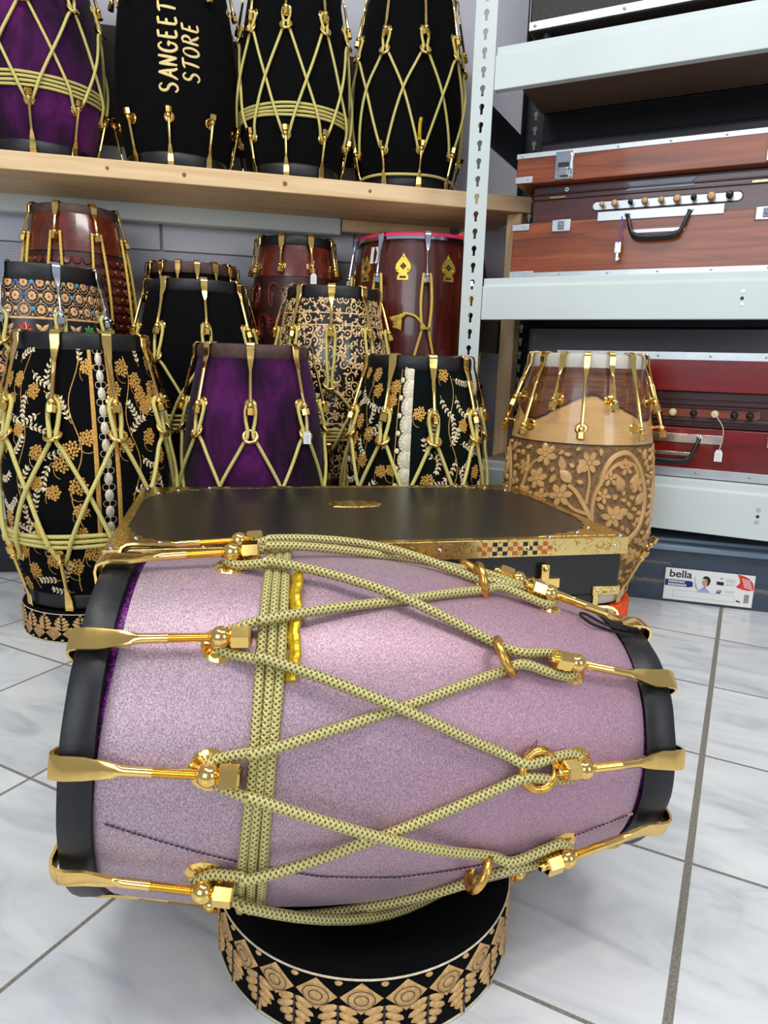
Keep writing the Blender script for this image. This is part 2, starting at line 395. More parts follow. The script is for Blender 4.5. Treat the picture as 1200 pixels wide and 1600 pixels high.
# mesh sheet on the lower wall, plank seam trims
o = struct('trim_1', MB().box(-3, -.02, -.012, 0, 0.1, .797), M['wall_sheet'], smooth=0); o.matrix_world = WL
for i, x0 in enumerate((-2.05, -.86, -.31)):
    x1 = (-.868, -.318, -.03)[i]
    o = struct('trim_%d' % (i + 2), MB().box(x0, x1, -.016, 0, .80, .884), M['white_paint'], smooth=0, bevel=.002); o.matrix_world = WL

# ------------------------------------------------------------------ drum parts
def hook_mesh(rim_r, z_out, sg, r_eye, z_eye, sc=1., detail=False, tipl=.016, strapw=.0075):
    """strap hooked over the rim, round rod, thread; in the local x-z plane. sg=+1: the head looks to +z"""
    k = sc; zo = z_out + .0022 * sg * k
    P = [(rim_r - .012 * k, zo), (rim_r - .002 * k, zo + .0012 * sg * k), (rim_r + .003 * k, zo), (rim_r + .0058 * k, zo - .004 * sg * k), (rim_r + .0068 * k, zo - .010 * sg * k), (rim_r + .0068 * k, zo - .020 * sg * k)]
    e = Vector((r_eye, z_eye)); s0 = Vector(P[-1]); d = (e - s0)
    rad = [(strapw * k, .0012 * k)] * 5 + [(strapw * .95 * k, .0012 * k)]
    pts = [Vector(p) for p in P]
    for t, a, b in ((.12, .78, .0014), (.24, .56, .0019), (.30, .46, .0028), (.34, .43, .0032), (.5, .42, .0031)):
        pts.append(s0 + d * t); rad.append((strapw * a * k, b * k))
    def thread(t0, t1, off=0):
        n = 20 if detail else 1
        for i in range(n + 1):
            t = t0 + (t1 - t0) * i / n
            pts.append(s0 + d * t); rad.append((.0033 * k, .0033 * k))
            if detail:
                pts.append(s0 + d * (t + (t1 - t0) / n * .5)); rad.append((.0025 * k, .0025 * k))
    thread(.56, .9)
    dn = d.normalized()
    if detail:
        for i in range(9):
            pts.append(e + dn * (tipl * i / 8)); rad.append((.0033 * k, .0033 * k) if i % 2 else (.0025 * k, .0025 * k))
    else:
        pts += [e, e + dn * tipl]; rad += [(.0024 * k, .0024 * k)] * 2
    m = MB().tube([(p.x, 0, p.y) for p in pts], rad, 12 if detail else 8, side=(0, 1, 0))
    # nut: ball + hexagon along d
    q = Vector((dn.x, 0, dn.y)); Z = q; X = Vector((0, 1, 0)); Y = Z.cross(X)
    T = Matrix(((X.x, Y.x, Z.x, e.x), (X.y, Y.y, Z.y, 0), (X.z, Y.z, Z.z, e.y), (0, 0, 0, 1)))
    nb = MB(); rb = (.0074 if detail else .0066) * k; ns = 10 if detail else 6
    nb.lathe([(max(1e-4, rb * sin(pi * i / ns)), -rb * cos(pi * i / ns)) for i in range(ns + 1)], 16 if detail else 10, mat=T)
    h0, h1, hr = rb * .85, rb * .85 + .0135 * k, .0078 * k
    nb.lathe([(.001, h0), (hr * .82, h0), (hr, h0 + .0012 * k), (hr, h1 - .0012 * k), (hr * .82, h1), (.001, h1)], 6, mat=T)
    return m, nb
def rosette_mesh(r=.0118, detail=False):
    nb = MB(); n = 36 if detail else 16; pr = [(.0002, .0022), (.3, .0030), (.55, .0016), (.8, .0022), (1.0, .0004), (1.0, -.004)]
    T = Matrix(((0, 0, 1, 0), (0, 1, 0, 0), (-1, 0, 0, 0), (0, 0, 0, 1)))
    vs = []; k = len(pr)
    for j in range(n):
        a = 2 * pi * j / n; sc = 1 + (.02 * cos(8 * a) if detail else 0)
        for i, (q, z) in enumerate(pr):
            bump = .0004 * cos(8 * a) if (detail and i in (2, 3)) else 0
            vs.append(T @ Vector((r * q * sc * cos(a) if q > .01 else q * cos(a), r * q * sc * sin(a) if q > .01 else q * sin(a), z + bump)))
    nb.add(vs, [(j * k + i, ((j + 1) % n) * k + i, ((j + 1) % n) * k + i + 1, j * k + i + 1) for j in range(n) for i in range(k - 1)])
    return nb
def ring_mesh(R_=.0125, r_=.0038, n=28, m=10):
    nb = MB(); vs = []
    for i in range(n):
        a = 2 * pi * i / n
        for j in range(m):
            b = 2 * pi * j / m; rr = R_ + r_ * cos(b); vs.append((rr * cos(a), rr * sin(a), r_ * sin(b)))
    nb.add(vs, [(i * m + j, ((i + 1) % n) * m + j, ((i + 1) % n) * m + (j + 1) % m, i * m + (j + 1) % m) for i in range(n) for j in range(m)])
    return nb

class Drum:
    def __init__(s, name, label, cat, mat, L, Rb, Rt, Rm, tm, n, ph, group=None):
        s.L, s.Rb, s.Rt, s.Rm, s.tm, s.n, s.ph = L, Rb, Rt, Rm, tm, n, ph; s.angs = None
        s.root = empty(name, label, cat, group=group, mat=mat)
    def A(s, i):
        return s.angs[i % s.n] + 2 * pi * (i // s.n) if s.angs else s.ph + 2 * pi * i / s.n
    def R(s, t):
        if t < s.tm: return s.Rm - (s.Rm - s.Rb) * ((s.tm - t) / s.tm) ** 2
        return s.Rm - (s.Rm - s.Rt) * ((t - s.tm) / (1 - s.tm)) ** 2
    def pt(s, t, ang, off=0.):
        r = s.R(t) + off; return Vector((r * cos(ang), r * sin(ang), t * s.L))
    def surf(s, a0):
        """a: metres round the belly from angle a0, z: metres up"""
        return lambda a, z, h: s.pt(z / s.L, a0 + a / s.Rm, h)
    def shell(s, m, t0=.0, t1=1., off=0., name='shell', n=72, k=26):
        pr = [(s.R(t0 + (t1 - t0) * i / k) + off, (t0 + (t1 - t0) * i / k) * s.L) for i in range(k + 1)]
        if off: pr = [(pr[0][0] - abs(off), pr[0][1])] + pr + [(pr[-1][0] - abs(off), pr[-1][1])]
        return MB().lathe(pr, n).build(name, m, s.root)
    def heads(s, m, rimb, rimt, wb=.022, wt=.018, th=.007, lumpy=False):
        for end, mt, wd in ((0, rimb, wb), (1, rimt, wt)):
            if mt is None: continue
            sg = 1 if end else -1; z = s.L * end; r = s.R(end)
            pr = [(r - .014, z + sg * .004), (r - .010, z + sg * .0075), (r - .002, z + sg * .009), (r + th * .7, z + sg * .007), (r + th, z + sg * .001), (r + th, z - sg * (wd - .006)), (r + th * .7, z - sg * (wd - .001)), (r - .001, z - sg * wd)]
            if sg < 0: pr = pr[::-1]
            mb = MB().lathe(pr, 72)
            if lumpy:
                rr = random.Random(3)
                ph = [rr.uniform(0, 6.28) for _ in range(4)]
                mb.v = [(x * (1 + .006 * sin(7 * atan2(y, x) + ph[0] + z_ * 60) + .004 * sin(17 * atan2(y, x) + ph[1])), y * (1 + .006 * sin(7 * atan2(y, x) + ph[0] + z_ * 60) + .004 * sin(17 * atan2(y, x) + ph[1])), z_) for x, y, z_ in mb.v]
            mb.build('head_rim', mt, s.root, smooth=50)
            hz = z + sg * .004
            prh = [(.0005, hz), (r * .35, hz + sg * .0008), (r - .012, hz)]
            MB().lathe(prh if sg > 0 else prh[::-1], 48).build('drum_skin', m, s.root)
    def hooks(s, end, t_eye, mat, off=.014, sc=1., rim=.007, detail=False, ros=True, n=None, ph=None, tipl=.014, post=False, rosr=.0118, strapw=.0075, ros_m=None):
        sg = 1 if end else -1; z = s.L * end; n = n or s.n; ph = s.ph if ph is None else ph
        hm, nm = hook_mesh(s.R(end) + rim, z + sg * .008, sg, s.R(t_eye) + off, t_eye * s.L, sc, detail, tipl, strapw)
        hme = hm.mesh('tuning_hook', mat, 40); nme = nm.mesh('hex_nut', mat, 30)
        if ros:
            rm = rosette_mesh(rosr, detail)
            if post: rm.tube([(0, 0, 0), (off - .003, 0, 0)], .0028, 8)
            rme = rm.mesh('rosette_plate', ros_m or M['gold'], 40)
        for i in range(n):
            a = ph + 2 * pi * i / n if (n != s.n or ph != s.ph) else s.A(i)
            h = link('tuning_hook', hme, s.root, rot=(0, 0, a)); link('hex_nut', nme, h)
            if ros:
                sl = atan2(s.R(t_eye + .01) - s.R(t_eye - .01), .02 * s.L)
                p = s.pt(t_eye, a, .0006)
                link('rosette_plate', rme, s.root, loc=p, rot=(0, sl, a))
    def cord(s, m, tb, tt, tr=None, rad=.004, tc=.5, coil=None, off=.0048, dl=None, skip=()):
        n = s.n; da = 2 * pi / n; w = lambda t, x: x / s.R(t)
        def leg(i, j, up):
            a, b = s.A(i), s.A(j); sg = 1 if b > a else -1; out = []
            def P(t, ang, o): out.append((t, ang, o))
            P(tb - .012, a, off + .002); P(tb + .012, a + sg * w(tb, .008), off + .001)
            f1 = .5 / (tc - tb); P(tb + .055, a + sg * w(tb, .006) + (b - a) * .05 * f1, off + (.006 if coil and coil[0] < tb + .1 else .002))
            if coil: cm = (coil[0] + coil[1]) / 2; P(cm, a + sg * w(tb, .003) + (b - a) * (cm - tb) * f1, off + 2 * rad)
            P(tc, (a + b) / 2, off + (rad * 1.9 if up else 0))
            if tr:
                P(tr - .05, b - sg * w(tr, .004) - (b - a) * .05 * .5 / (tr - tc), off + .001)
                P(tr, b - sg * w(tr, .0048), off + .0045); P((tr + tt) / 2, b - sg * w(tt, .0075), off + .003)
            else: P((tc + tt) / 2 + .05, (a + b) / 2 + (b - a) * .33, off)
            P(tt - .012, b - sg * w(tt, .008), off + .001); P(tt + .012, b, off + .002)
            return out
        mb = MB(); loops = 1 if n % 2 else 2
        for l in range(loops):
            seq = []; k = l
            for _ in range(n if n % 2 else n // 2):
                seq += leg(k, k + 1, True); seq += leg(k + 2, k + 1, False)[::-1]; k += 2
            tot = (2 * pi * 2 if n % 2 else 2 * pi)
            pts = []
            c = [Vector(q) for q in seq]; N = len(c)
            def g(i):
                if i < 0: v = c[i + N].copy(); v.y -= tot; return v
                if i >= N: v = c[i - N].copy(); v.y += tot; return v
                return c[i]
            for i in range(N):
                a, b, cc, d = g(i - 1), g(i), g(i + 1), g(i + 2)
                if (cc - b).length < 1e-6: continue
                nn = 5
                for j in range(nn):
                    t = j / nn
                    q = .5 * ((2 * b) + (cc - a) * t + (2 * a - 5 * b + 4 * cc - d) * t * t + (3 * b - a - 3 * cc + d) * t ** 3)
                    pts.append(s.pt(q.x, q.y, q.z))
            mb.tube(pts, rad, 10, closed=True)
        mb.build('tension_cord', m, s.root, smooth=80)
    def rings(s, tr, m=None, tilt=55, n=None, ph=None, vary=12, off=.0085, seed=1, R_=.0125, sc=1., only=None):
        n = n or s.n; ph = s.ph if ph is None else ph; rr = random.Random(seed)
        me = ring_mesh(R_ * sc, .0036 * sc).mesh('cord_ring', m or M['gold_old'], 80)
        for i in range(n):
            a = s.A(i) if n == s.n else ph + 2 * pi * i / n; tt, tl, rl = tr + rr.uniform(-.008, .008), tilt + rr.uniform(-vary, vary), rr.uniform(-10, 10)
            if only and i in only: tt, tl, rl = only[i]
            o = link('cord_ring', me, s.root)
            o.matrix_local = Matrix.Translation(s.pt(tt, a, off)) @ Matrix.Rotation(a, 4, 'Z') @ Matrix.Rotation(radians(tl), 4, 'Y') @ Matrix.Rotation(radians(rl), 4, 'X')
    def coil(s, m, ts, rad=.0036, slant=0., off=None, name='cord_coil'):
        mb = MB(); off = rad if off is None else off
        for i, t in enumerate(ts):
            pts = [s.pt(t + slant * sin(2 * pi * j / 64 + .4 * i) + .0015 * sin(2 * pi * j / 64 * 5 + i), 2 * pi * j / 64, off) for j in range(64)]
            mb.tube(pts, rad, 8, closed=True)
        mb.build(name, m, s.root, smooth=80)

# ------------------------------------------------------------------ brocade ring stand
def ring_stand(label, loc, rad, h, flip=False, plainm=None, group=None, cnt=24, phase=0.):
    r = empty('ring_stand', label, 'drum stand', loc, group=group)
    pr = [(.0005, h * .38), (rad * .45, h * .48), (rad - .045, h - .014), (rad - .03, h - .005), (rad - .012, h), (rad - .003, h), (rad, h - .003), (rad, .002), (rad - .003, 0), (.0005, 0)]
    MB().lathe(pr[::-1], 96).build('cushion', plainm or M['velvet_black'], r, smooth=50)
    if plainm: return r
    f = lambda a, z, hh: Vector(((rad + .0003 + hh) * cos(a), (rad + .0003 + hh) * sin(a), z if not flip else h - z))
    tp = Pat(f)
    for z, wd in ((h - .0015, .0011), (.0018, .0011)):
        tp.lathe([(rad + .0002, (z if not flip else h - z) - wd / 2), (rad + .0012, (z if not flip else h - z) - wd / 2), (rad + .0012, (z if not flip else h - z) + wd / 2), (rad + .0002, (z if not flip else h - z) + wd / 2)], 96)
    tp.build('piping', M['cream'], r)
    p = Pat(f); da = 2 * pi / cnt; k = 1 / rad
    zc = h * .695; hw = da * .48; hh = h * .235
    for i in range(cnt):
        a = phase + i * da
        D_ = [(a + hw, zc), (a, zc + hh), (a - hw, zc), (a, zc - hh)]
        def edge(sc): return [(a + (x - a) * sc, zc + (z - zc) * sc) for x, z in D_]
        e = edge(1); dense = []
        for j in range(4):
            for q in range(3): dense.append((e[j][0] + (e[(j + 1) % 4][0] - e[j][0]) * q / 3, e[j][1] + (e[(j + 1) % 4][1] - e[j][1]) * q / 3))
        p.poly(dense, .0006, .0006)
        for sc in (.62, .32):
            q = [(a + hw * sc * cos(t), zc + hh * sc * .95 * sin(t)) for t in [2 * pi * j / 16 for j in range(17)]]
            ww = .0007
            for j in range(16):
                x0, z0 = q[j]; x1, z1 = q[j + 1]; dx, dz = (x1 - x0) * rad, z1 - z0; l = hypot(dx, dz); nx, nz = -dz / l * ww * .5 * k, dx / l * ww * .5
                p.add([f(x0 - nx, z0 - nz, .0020), f(x0 + nx, z0 + nz, .0020), f(x1 + nx, z1 + nz, .0020), f(x1 - nx, z1 - nz, .0020)], [(0, 1, 2, 3)], 1)
        b = a + da / 2
        p.poly([(b + .085 * da * cos(t) * 1.1, h * .91 + .0019 * sin(t)) for t in [2 * pi * j / 10 for j in range(10)]], .0006, .0008)
        # leaf: stem and seven lobes hanging from the band
        x0, z0 = b, h * .56
        p.add([f(b - .0008 * k, h * .60, .001), f(b + .0008 * k, h * .60, .001), f(b + .0008 * k, h * .06, .0022), f(b - .0008 * k, h * .06, .0022)], [(0, 1, 2, 3)], 1)
        for j, (zz, L_, an) in enumerate(((.52, .27, 40), (.42, .31, 56), (.30, .25, 60), (.19, .16, 64))):
            for sgn in (-1, 1):
                Lm = L_ * h * 1.02; n = 8; pts = []
                al = radians(-90 + sgn * an) if j else radians(-90 + sgn * 62)
                x1, z1 = 0., h * zz + h * .02
                for q in range(n):
                    t = 2 * pi * q / n; ex, ez = Lm * .5 * (1 - cos(t)), h * .053 * sin(t)
                    pts.append((b + (ex * cos(al) - ez * sin(al)) * k, z1 + ex * sin(al) * .75 + ez * cos(al) + Lm * .10))
                p.poly(pts, .0006, .0010)
        p.poly([(b + .0028 * k * cos(t), h * .10 + h * .06 * sin(t)) for t in [2 * pi * j / 8 for j in range(8)]], .0006, .001)
    p.build('brocade_band', [M['tan_thread'], M['ink']], r, smooth=60)
    return r

# ------------------------------------------------------------------ the pink drum in front
A = Vector((-.229, .5588, .1966)); B = Vector((.2255, .6231, .1664)); ax = (B - A).normalized()
e1 = Vector((0, 0, 1)).cross(ax).normalized(); e2 = ax.cross(e1)
PM = Matrix(((e1.x, e2.x, ax.x, A.x), (e1.y, e2.y, ax.y, A.y), (e1.z, e2.z, ax.z, A.z), (0, 0, 0, 1)))
pd = Drum('dholak_drum', 'pink shimmering fabric-covered dholak lying on its side on a brocade ring stand in the foreground', 'drum', PM,
          (B - A).length, .134, .098, .149, .35, 10, radians(99.5))
pd.angs = [radians(x) for x in (99, 132.5, 166, 200, 252, 284, 318, 352, 388, 424)]
pd.shell(M['glitter'], .0, 1., -.003, name='shell')
def seam_ang(t):
    K = ((0, 183), (.05, 184), (.15, 189), (.26, 194.5), (.38, 200), (.51, 203), (.65, 202.5), (.78, 198.5), (.89, 194.5), (1, 192))
    for (t0, a0), (t1, a1) in zip(K, K[1:]):
        if t <= t1: return radians(a0 + (a1 - a0) * (t - t0) / (t1 - t0))
    return radians(192)
def pink_cover():
    mb = MB(); n, k = 120, 60; t0, t1 = .034, .952; vs = []; rr = random.Random(5)
    wr = [(rr.uniform(.1, .9), rr.uniform(0, 6.28), rr.uniform(.02, .06), rr.uniform(.1, .3), rr.uniform(-1.5, 1.5)) for _ in range(26)]
    for j in range(n):
        a = 2 * pi * j / n
        for i in range(k + 1):
            t = t0 + (t1 - t0) * i / k; o = .0012 * (1 if 0 < i < k else -1.5)
            for (tc, ac, wt, wa, sk) in wr:
                d = (a - ac + pi) % (2 * pi) - pi; dt = t - tc - sk * d * .1
                o += .0011 * math.exp(-(dt / wt) ** 2 * 1.5 - (d / wa) ** 2 * 3) * cos(dt / wt * 3)
            te = t + (.016 * max(0, cos(a - radians(112))) ** 3 if i == 0 else (.003 * sin(3 * a + 1) if i == k else 0))
            vs.append(pd.pt(te, a, o))
    mb.add(vs, [(j * (k + 1) + i, ((j + 1) % n) * (k + 1) + i, ((j + 1) % n) * (k + 1) + i + 1, j * (k + 1) + i + 1) for j in range(n) for i in range(k)])
    mb.tube([pd.pt(t, seam_ang(t), .0012) for t in [.05 + .895 * i / 60 for i in range(61)]], .0011, 6)
    return mb.build('fabric_cover', M['pink_fabric'], pd.root, smooth=60)
pink_cover()
mb = MB()
for i in range(110):
    t = .055 + .88 * i / 110; a = seam_ang(t)
    mb.tube([pd.pt(t, a - .012, .0016), pd.pt(t + .0035, a - .012, .0024), pd.pt(t + .006, a - .012, .0016)], .0005, 5)
mb.build('seam_stitching', M['ink'], pd.root)
pd.heads(M['goat_skin'], M['black_leather'], M['black_leather'], wb=.0165, wt=.020, th=.0075, lumpy=True)
pd.hooks(0, .2046, M['gold'], off=.0135, rim=.0075, detail=True, tipl=.020, sc=1.1, rosr=.0145)
pd.hooks(1, .806, M['gold'], off=.0135, rim=.0075, detail=True, tipl=.026, sc=1.06, rosr=.0132)
pd.cord(M['rope'], .2046, .806, .70, rad=.0040, tc=.485, coil=(.263, .305))
pd.rings(.70, tilt=52, vary=14, seed=4, R_=.0140, only={0: (.665, 12, 0), 1: (.672, 32, 14), 2: (.725, 80, 5), 3: (.645, 18, -20)})
pd.coil(M['rope'], (.264, .281, .298), .0038, slant=.006)
mb = MB(); pts = [pd.pt(.318 + .002 * sin(i), radians(107 + 36 * i / 18), .005) for i in range(19)]
mb.tube(catmull(pts, 3), [(.0056 + .0005 * sin(i * .9), .0034 + .0004 * sin(i * 1.7)) for i in range(55)], 9)
mb.build('gold_tape_end', M['gold_leaf'], pd.root, smooth=20)
mb = MB(); pts = [pd.pt(.965, radians(106), .009), pd.pt(.93, radians(103), .004), pd.pt(.885, radians(101), .006), pd.pt(.865, radians(104), .007), pd.pt(.885, radians(107), .005), pd.pt(.93, radians(106), .003), pd.pt(.965, radians(110), .009)]
mb.tube(catmull(pts, 6), .0013, 6); mb.build('lacing_cord', M['grass_black'], pd.root, smooth=80)
mb = MB(); pts = [pd.pt(.70, radians(161), .012), pd.pt(.705, radians(158.5), .016), pd.pt(.715, radians(157), .014), pd.pt(.712, radians(159.5), .011), pd.pt(.69, radians(162), .010)]
mb.tube(catmull(pts, 6), .0003, 4); mb.build('loose_thread', M['ink'], pd.root)
ring_stand('black velvet ring stand with gold leaf brocade under the pink drum', (-.008, .562, 0), .131, .060, cnt=24, phase=radians(-90) + .02)

# ------------------------------------------------------------------ upright drums: placing
def up(x, y, z, lean=0, lean_dir=0):
    return Matrix.Translation((x, y, z)) @ Matrix.Rotation(lean, 4, Vector((cos(lean_dir), sin(lean_dir), 0)))
def face(x, y): return atan2(-y, -x)
def upright(label, x, y, z, L, Rb, Rt, Rm, tm, n, phi, group=None, name='dholak_drum'):
    return Drum(name, label, 'drum', up(x, y, z), L, Rb, Rt, Rm, tm, n, face(x, y) + radians(phi), group)
G_UP, G_FR, G_MID, G_BK = 'drums on the wooden upper shelf', 'front row of drums on the floor', 'middle row of drums', 'back row of drums'
# shelf structure, left -----------------------------------------------------
ls = empty('wooden_shelf', 'long pale pine shelf board carried on a white beam above the middle drums', 'shelf'); ls.matrix_world = LS
MB().box(-1.9, .188, 0, .260, .905, .945).build('front_plank', M['pine'], ls, bevel=.002)
MB().box(-1.9, .10, .298, .345, .915, .945).build('rear_plank', M['pine'], ls, bevel=.002)
MB().box(-1.9, -.275, .2605, .296, .862, .93).build('support_beam', M['steel_white'], ls, bevel=.004)
MB().box(-.272, .05, .2605, .29, .872, .905).build('support_lath', M['pine'], ls, bevel=.002)
up_ = MB().box(-.0205, .0195, .275, .325, .0, .904).build('upright_post', M['pine_v'], ls, bevel=.002); up_.matrix_local = LS.inverted() @ RK
mb = MB()
for u_, r_ in ((-.69, .0048), (-.455, .0055), (-.245, .004), (.055, .004), (-.86, .004)):
    T = Matrix.Translation((u_, -.0006, .925)) @ Matrix.Rotation(pi / 2, 4, 'X')
    mb.lathe([(.0003, .0005), (r_, .0003), (r_, -.001)], 14, mat=T)
mb.build('wood_knots', plain('brown_knot', srgb(140, 92, 52), .7), ls)
# dark board standing behind the top drums
bd = MB().box(-1.9, -.10, .330, .345, 1.06, 1.35).build('backing_board', M['darkboard'], None); bd.matrix_world = LS
tag(bd, 'dark weathered board standing behind the drums of the top shelf', 'board')
MB().box(-1.9, -.10, .333, .345, .9455, 1.0598).build('lower_strip', M['white_paint'], bd).parent = bd
# low white platform and riser (front planes parallel to the shelf)
pl = empty('low_platform', 'low white platform the middle row of drums stands on', 'platform'); pl.matrix_world = LS
MB().box(-1.7, -.06, -.17, .34, .197, .209).build('deck', M['white_paint'], pl)
MB().box(-1.7, -.06, -.10, -.09, .0, .1968).build('underdeck_shade', M['steel_dark'], pl)  # dark panel added to stand in for the black shade under the deck
MB().box(-1.7, -.06, -.17, -.14, .141, .1968).build('front_beam', M['steel_white'], pl, bevel=.002)
for x0 in (-1.6, -.9, -.12): MB().box(x0, x0 + .04, -.135, -.101, 0, .1968).build('leg', M['steel_dark'], pl)
rs = empty('riser', 'dark riser behind the middle drums that lifts the back row', 'riser'); rs.matrix_world = LS
MB().box(-1.7, -.06, .065, .33, .3, .33).build('top_board', M['darkboard'], rs)
for x0 in (-1.65, -1.1, -.6, -.10): MB().box(x0, x0 + .03, .08, .3, .209, .3).build('block', M['darkboard'], rs)

def velvet_drum(label, x, y, z, L, Rb, Rt, Rm, tm, n, phi, m, rimb, rimt, group, coil=None, tb=.185, tt=.76, tr=.66, hooks=M['gold'], cord=True, **k):
    d = upright(label, x, y, z, L, Rb, Rt, Rm, tm, n, phi, group)
    d.shell(m, name='velvet_shell'); d.heads(M['goat_skin'], rimb, rimt)
    d.hooks(0, tb, hooks, off=.012); d.hooks(1, tt, hooks, off=.013)
    if cord:
        d.cord(M['rope_far'], tb, tt, tr, rad=.0034, tc=.46, coil=(coil[0], coil[-1]) if coil else None, off=.004)
        d.rings(tr, M['gold'], seed=int(x * 100) + 99)
        if coil: d.coil(M['rope_far'], coil, .0032, slant=.004)
    return d
# ------------------------------------------------------------------ upper shelf row
ZU = .9455 + .0128
d1 = velvet_drum('purple velvet dholak, leftmost on the top shelf, with four rows of cord round it', -.862, 1.83, ZU, .44, .118, .112, .150, .45, 9, -6, M['velvet_purple'], M['black_leather'], M['black_leather'], G_UP, (.285, .303, .321, .339), tb=.22, tt=.78, tr=.68)
d2 = upright('black velvet dholak with gold shop lettering painted on its side, on the top shelf', -.545, 1.90, ZU, .46, .118, .11, .143, .42, 9, -8, G_UP)
d2.shell(M['velvet_black'], name='velvet_shell'); d2.heads(M['goat_skin'], M['black_leather'], M['black_leather']); d2.hooks(0, .20, M['gold'], off=.013); d2.hooks(1, .79, M['gold'], off=.013)
GL = {'S': [[(.62, .86), (.5, 1.0), (.25, 1.0), (.12, .8), (.22, .58), (.48, .48), (.62, .28), (.5, .06), (.24, 0), (.04, .14)]],
      'A': [[(0, -.02), (.2, .3), (.38, .8), (.46, 1.05)], [(.46, 1.05), (.56, .6), (.64, .2), (.78, 0)], [(.14, .34), (.36, .4), (.62, .36)]],
      'N': [[(.06, 0), (.08, .5), (.12, 1.)], [(.12, 1.), (.32, .5), (.56, .02)], [(.56, .02), (.6, .5), (.68, 1.05)]],
      'G': [[(.66, .82), (.5, 1.), (.26, .96), (.08, .7), (.06, .3), (.26, .02), (.52, .04), (.64, .22), (.64, .42)], [(.42, .42), (.6, .46), (.78, .4)]],
      'E': [[(.16, 1.), (.12, .5), (.12, .02)], [(.06, .98), (.34, 1.02), (.6, 1.04)], [(.12, .52), (.3, .55), (.48, .54)], [(.12, .02), (.36, 0), (.64, .06)]],
      'T': [[(.02, .92), (.3, 1.), (.8, 1.04)], [(.42, 1.), (.38, .5), (.3, .0)]],
      'O': [[(.36, 1.), (.14, .86), (.04, .5), (.14, .12), (.36, 0), (.56, .14), (.66, .5), (.56, .88), (.36, 1.)]],
      'R': [[(.14, 1.), (.1, .5), (.08, 0)], [(.04, .94), (.36, 1.04), (.58, .84), (.48, .58), (.14, .48)], [(.3, .5), (.48, .2), (.72, -.02)]]}
p = Pat(d2.surf(face(-.545, 1.90)))
def word(txt, a_base, z0, z1, size):
    adv = (z1 - z0) / len(txt)
    for i, ch in enumerate(txt):
        for st in GL[ch]:
            q = [(a_base - y * size, z0 + adv * i + x * adv * 1.05) for x, y in st]
            q = [(v.x, v.y) for v in catmull([(a, z, 0) for a, z in q], 5)]
            n = len(q)
            for j in range(n - 1):
                w0 = size * .14 * (.65 + .5 * sin(pi * j / n)); w1_ = size * .14 * (.65 + .5 * sin(pi * (j + 1) / n))
                p.stroke([q[j], q[j + 1]], w0, w1_, .0006)
word('SANGEET', .002, .142, .336, .040)
word('STORE', .052, .170, .300, .036)
p.build('lettering', plain('cream_gold_brush_paint', srgb(222, 196, 128), .5, .1, 200, .15), d2.root)
d3 = velvet_drum('black velvet dholak with criss-cross cord and coiled cord band, third on the top shelf', -.262, 1.96, ZU, .44, .114, .11, .137, .42, 9, -8.5, M['velvet_black'], M['black_leather'], M['black_leather'], G_UP, (.285, .303, .321, .339), tb=.185, tt=.80, tr=.72)
d4 = velvet_drum('black velvet dholak with criss-cross cord, rightmost on the top shelf beside the steel post', .03, 2.035, ZU, .46, .116, .11, .143, .42, 9, 15, M['velvet_black'], M['black_leather'], M['black_leather'], G_UP, tb=.17, tt=.76, tr=.66)
d4.coil(M['rope_far'], (.045,), .0034, off=.009, name='loose_cord_loop')
mb = MB(); a0 = d4.ph
mb.tube(catmull([d4.pt(.32, a0 - .03, .006), d4.pt(.27, a0 - .05, .008), d4.pt(.21, a0 - .04, .01)], 5), .0048, 8); mb.build('gold_tape_end', M['gold_leaf'], d4.root)
# ------------------------------------------------------------------ embroidered drums
def sprig(p, x, z, ang, L, bend, mi_st, mi_lf, mi_fl, flower=True):
    pts = []; a = ang; cx, cz = x, z
    n = 5
    for i in range(n + 1):
        pts.append((cx, cz)); cx += cos(a) * L / n; cz += sin(a) * L / n; a += bend / n
    p.stroke(pts, .0016, .0010, .0006, mi_st)
    for i in range(1, n + 1):
        (x0, z0), (x1, z1) = pts[i - 1], pts[i]; aa = atan2(z1 - z0, x1 - x0)
        for sg in (-1, 1): p.leaf(x1, z1, aa + sg * .8, .0095, .0044, mi=mi_lf, n=3)
    p.leaf(pts[-1][0], pts[-1][1], aa, .0095, .0044, mi=mi_lf, n=3)
def cluster(p, x, z, r, mi):
    for i in range(26):
        rr = r * sqrt(i / 26); a = i * 2.4; p.disc(x + rr * cos(a), z + rr * sin(a), .0027, mi=mi, n=6, puff=.0009)
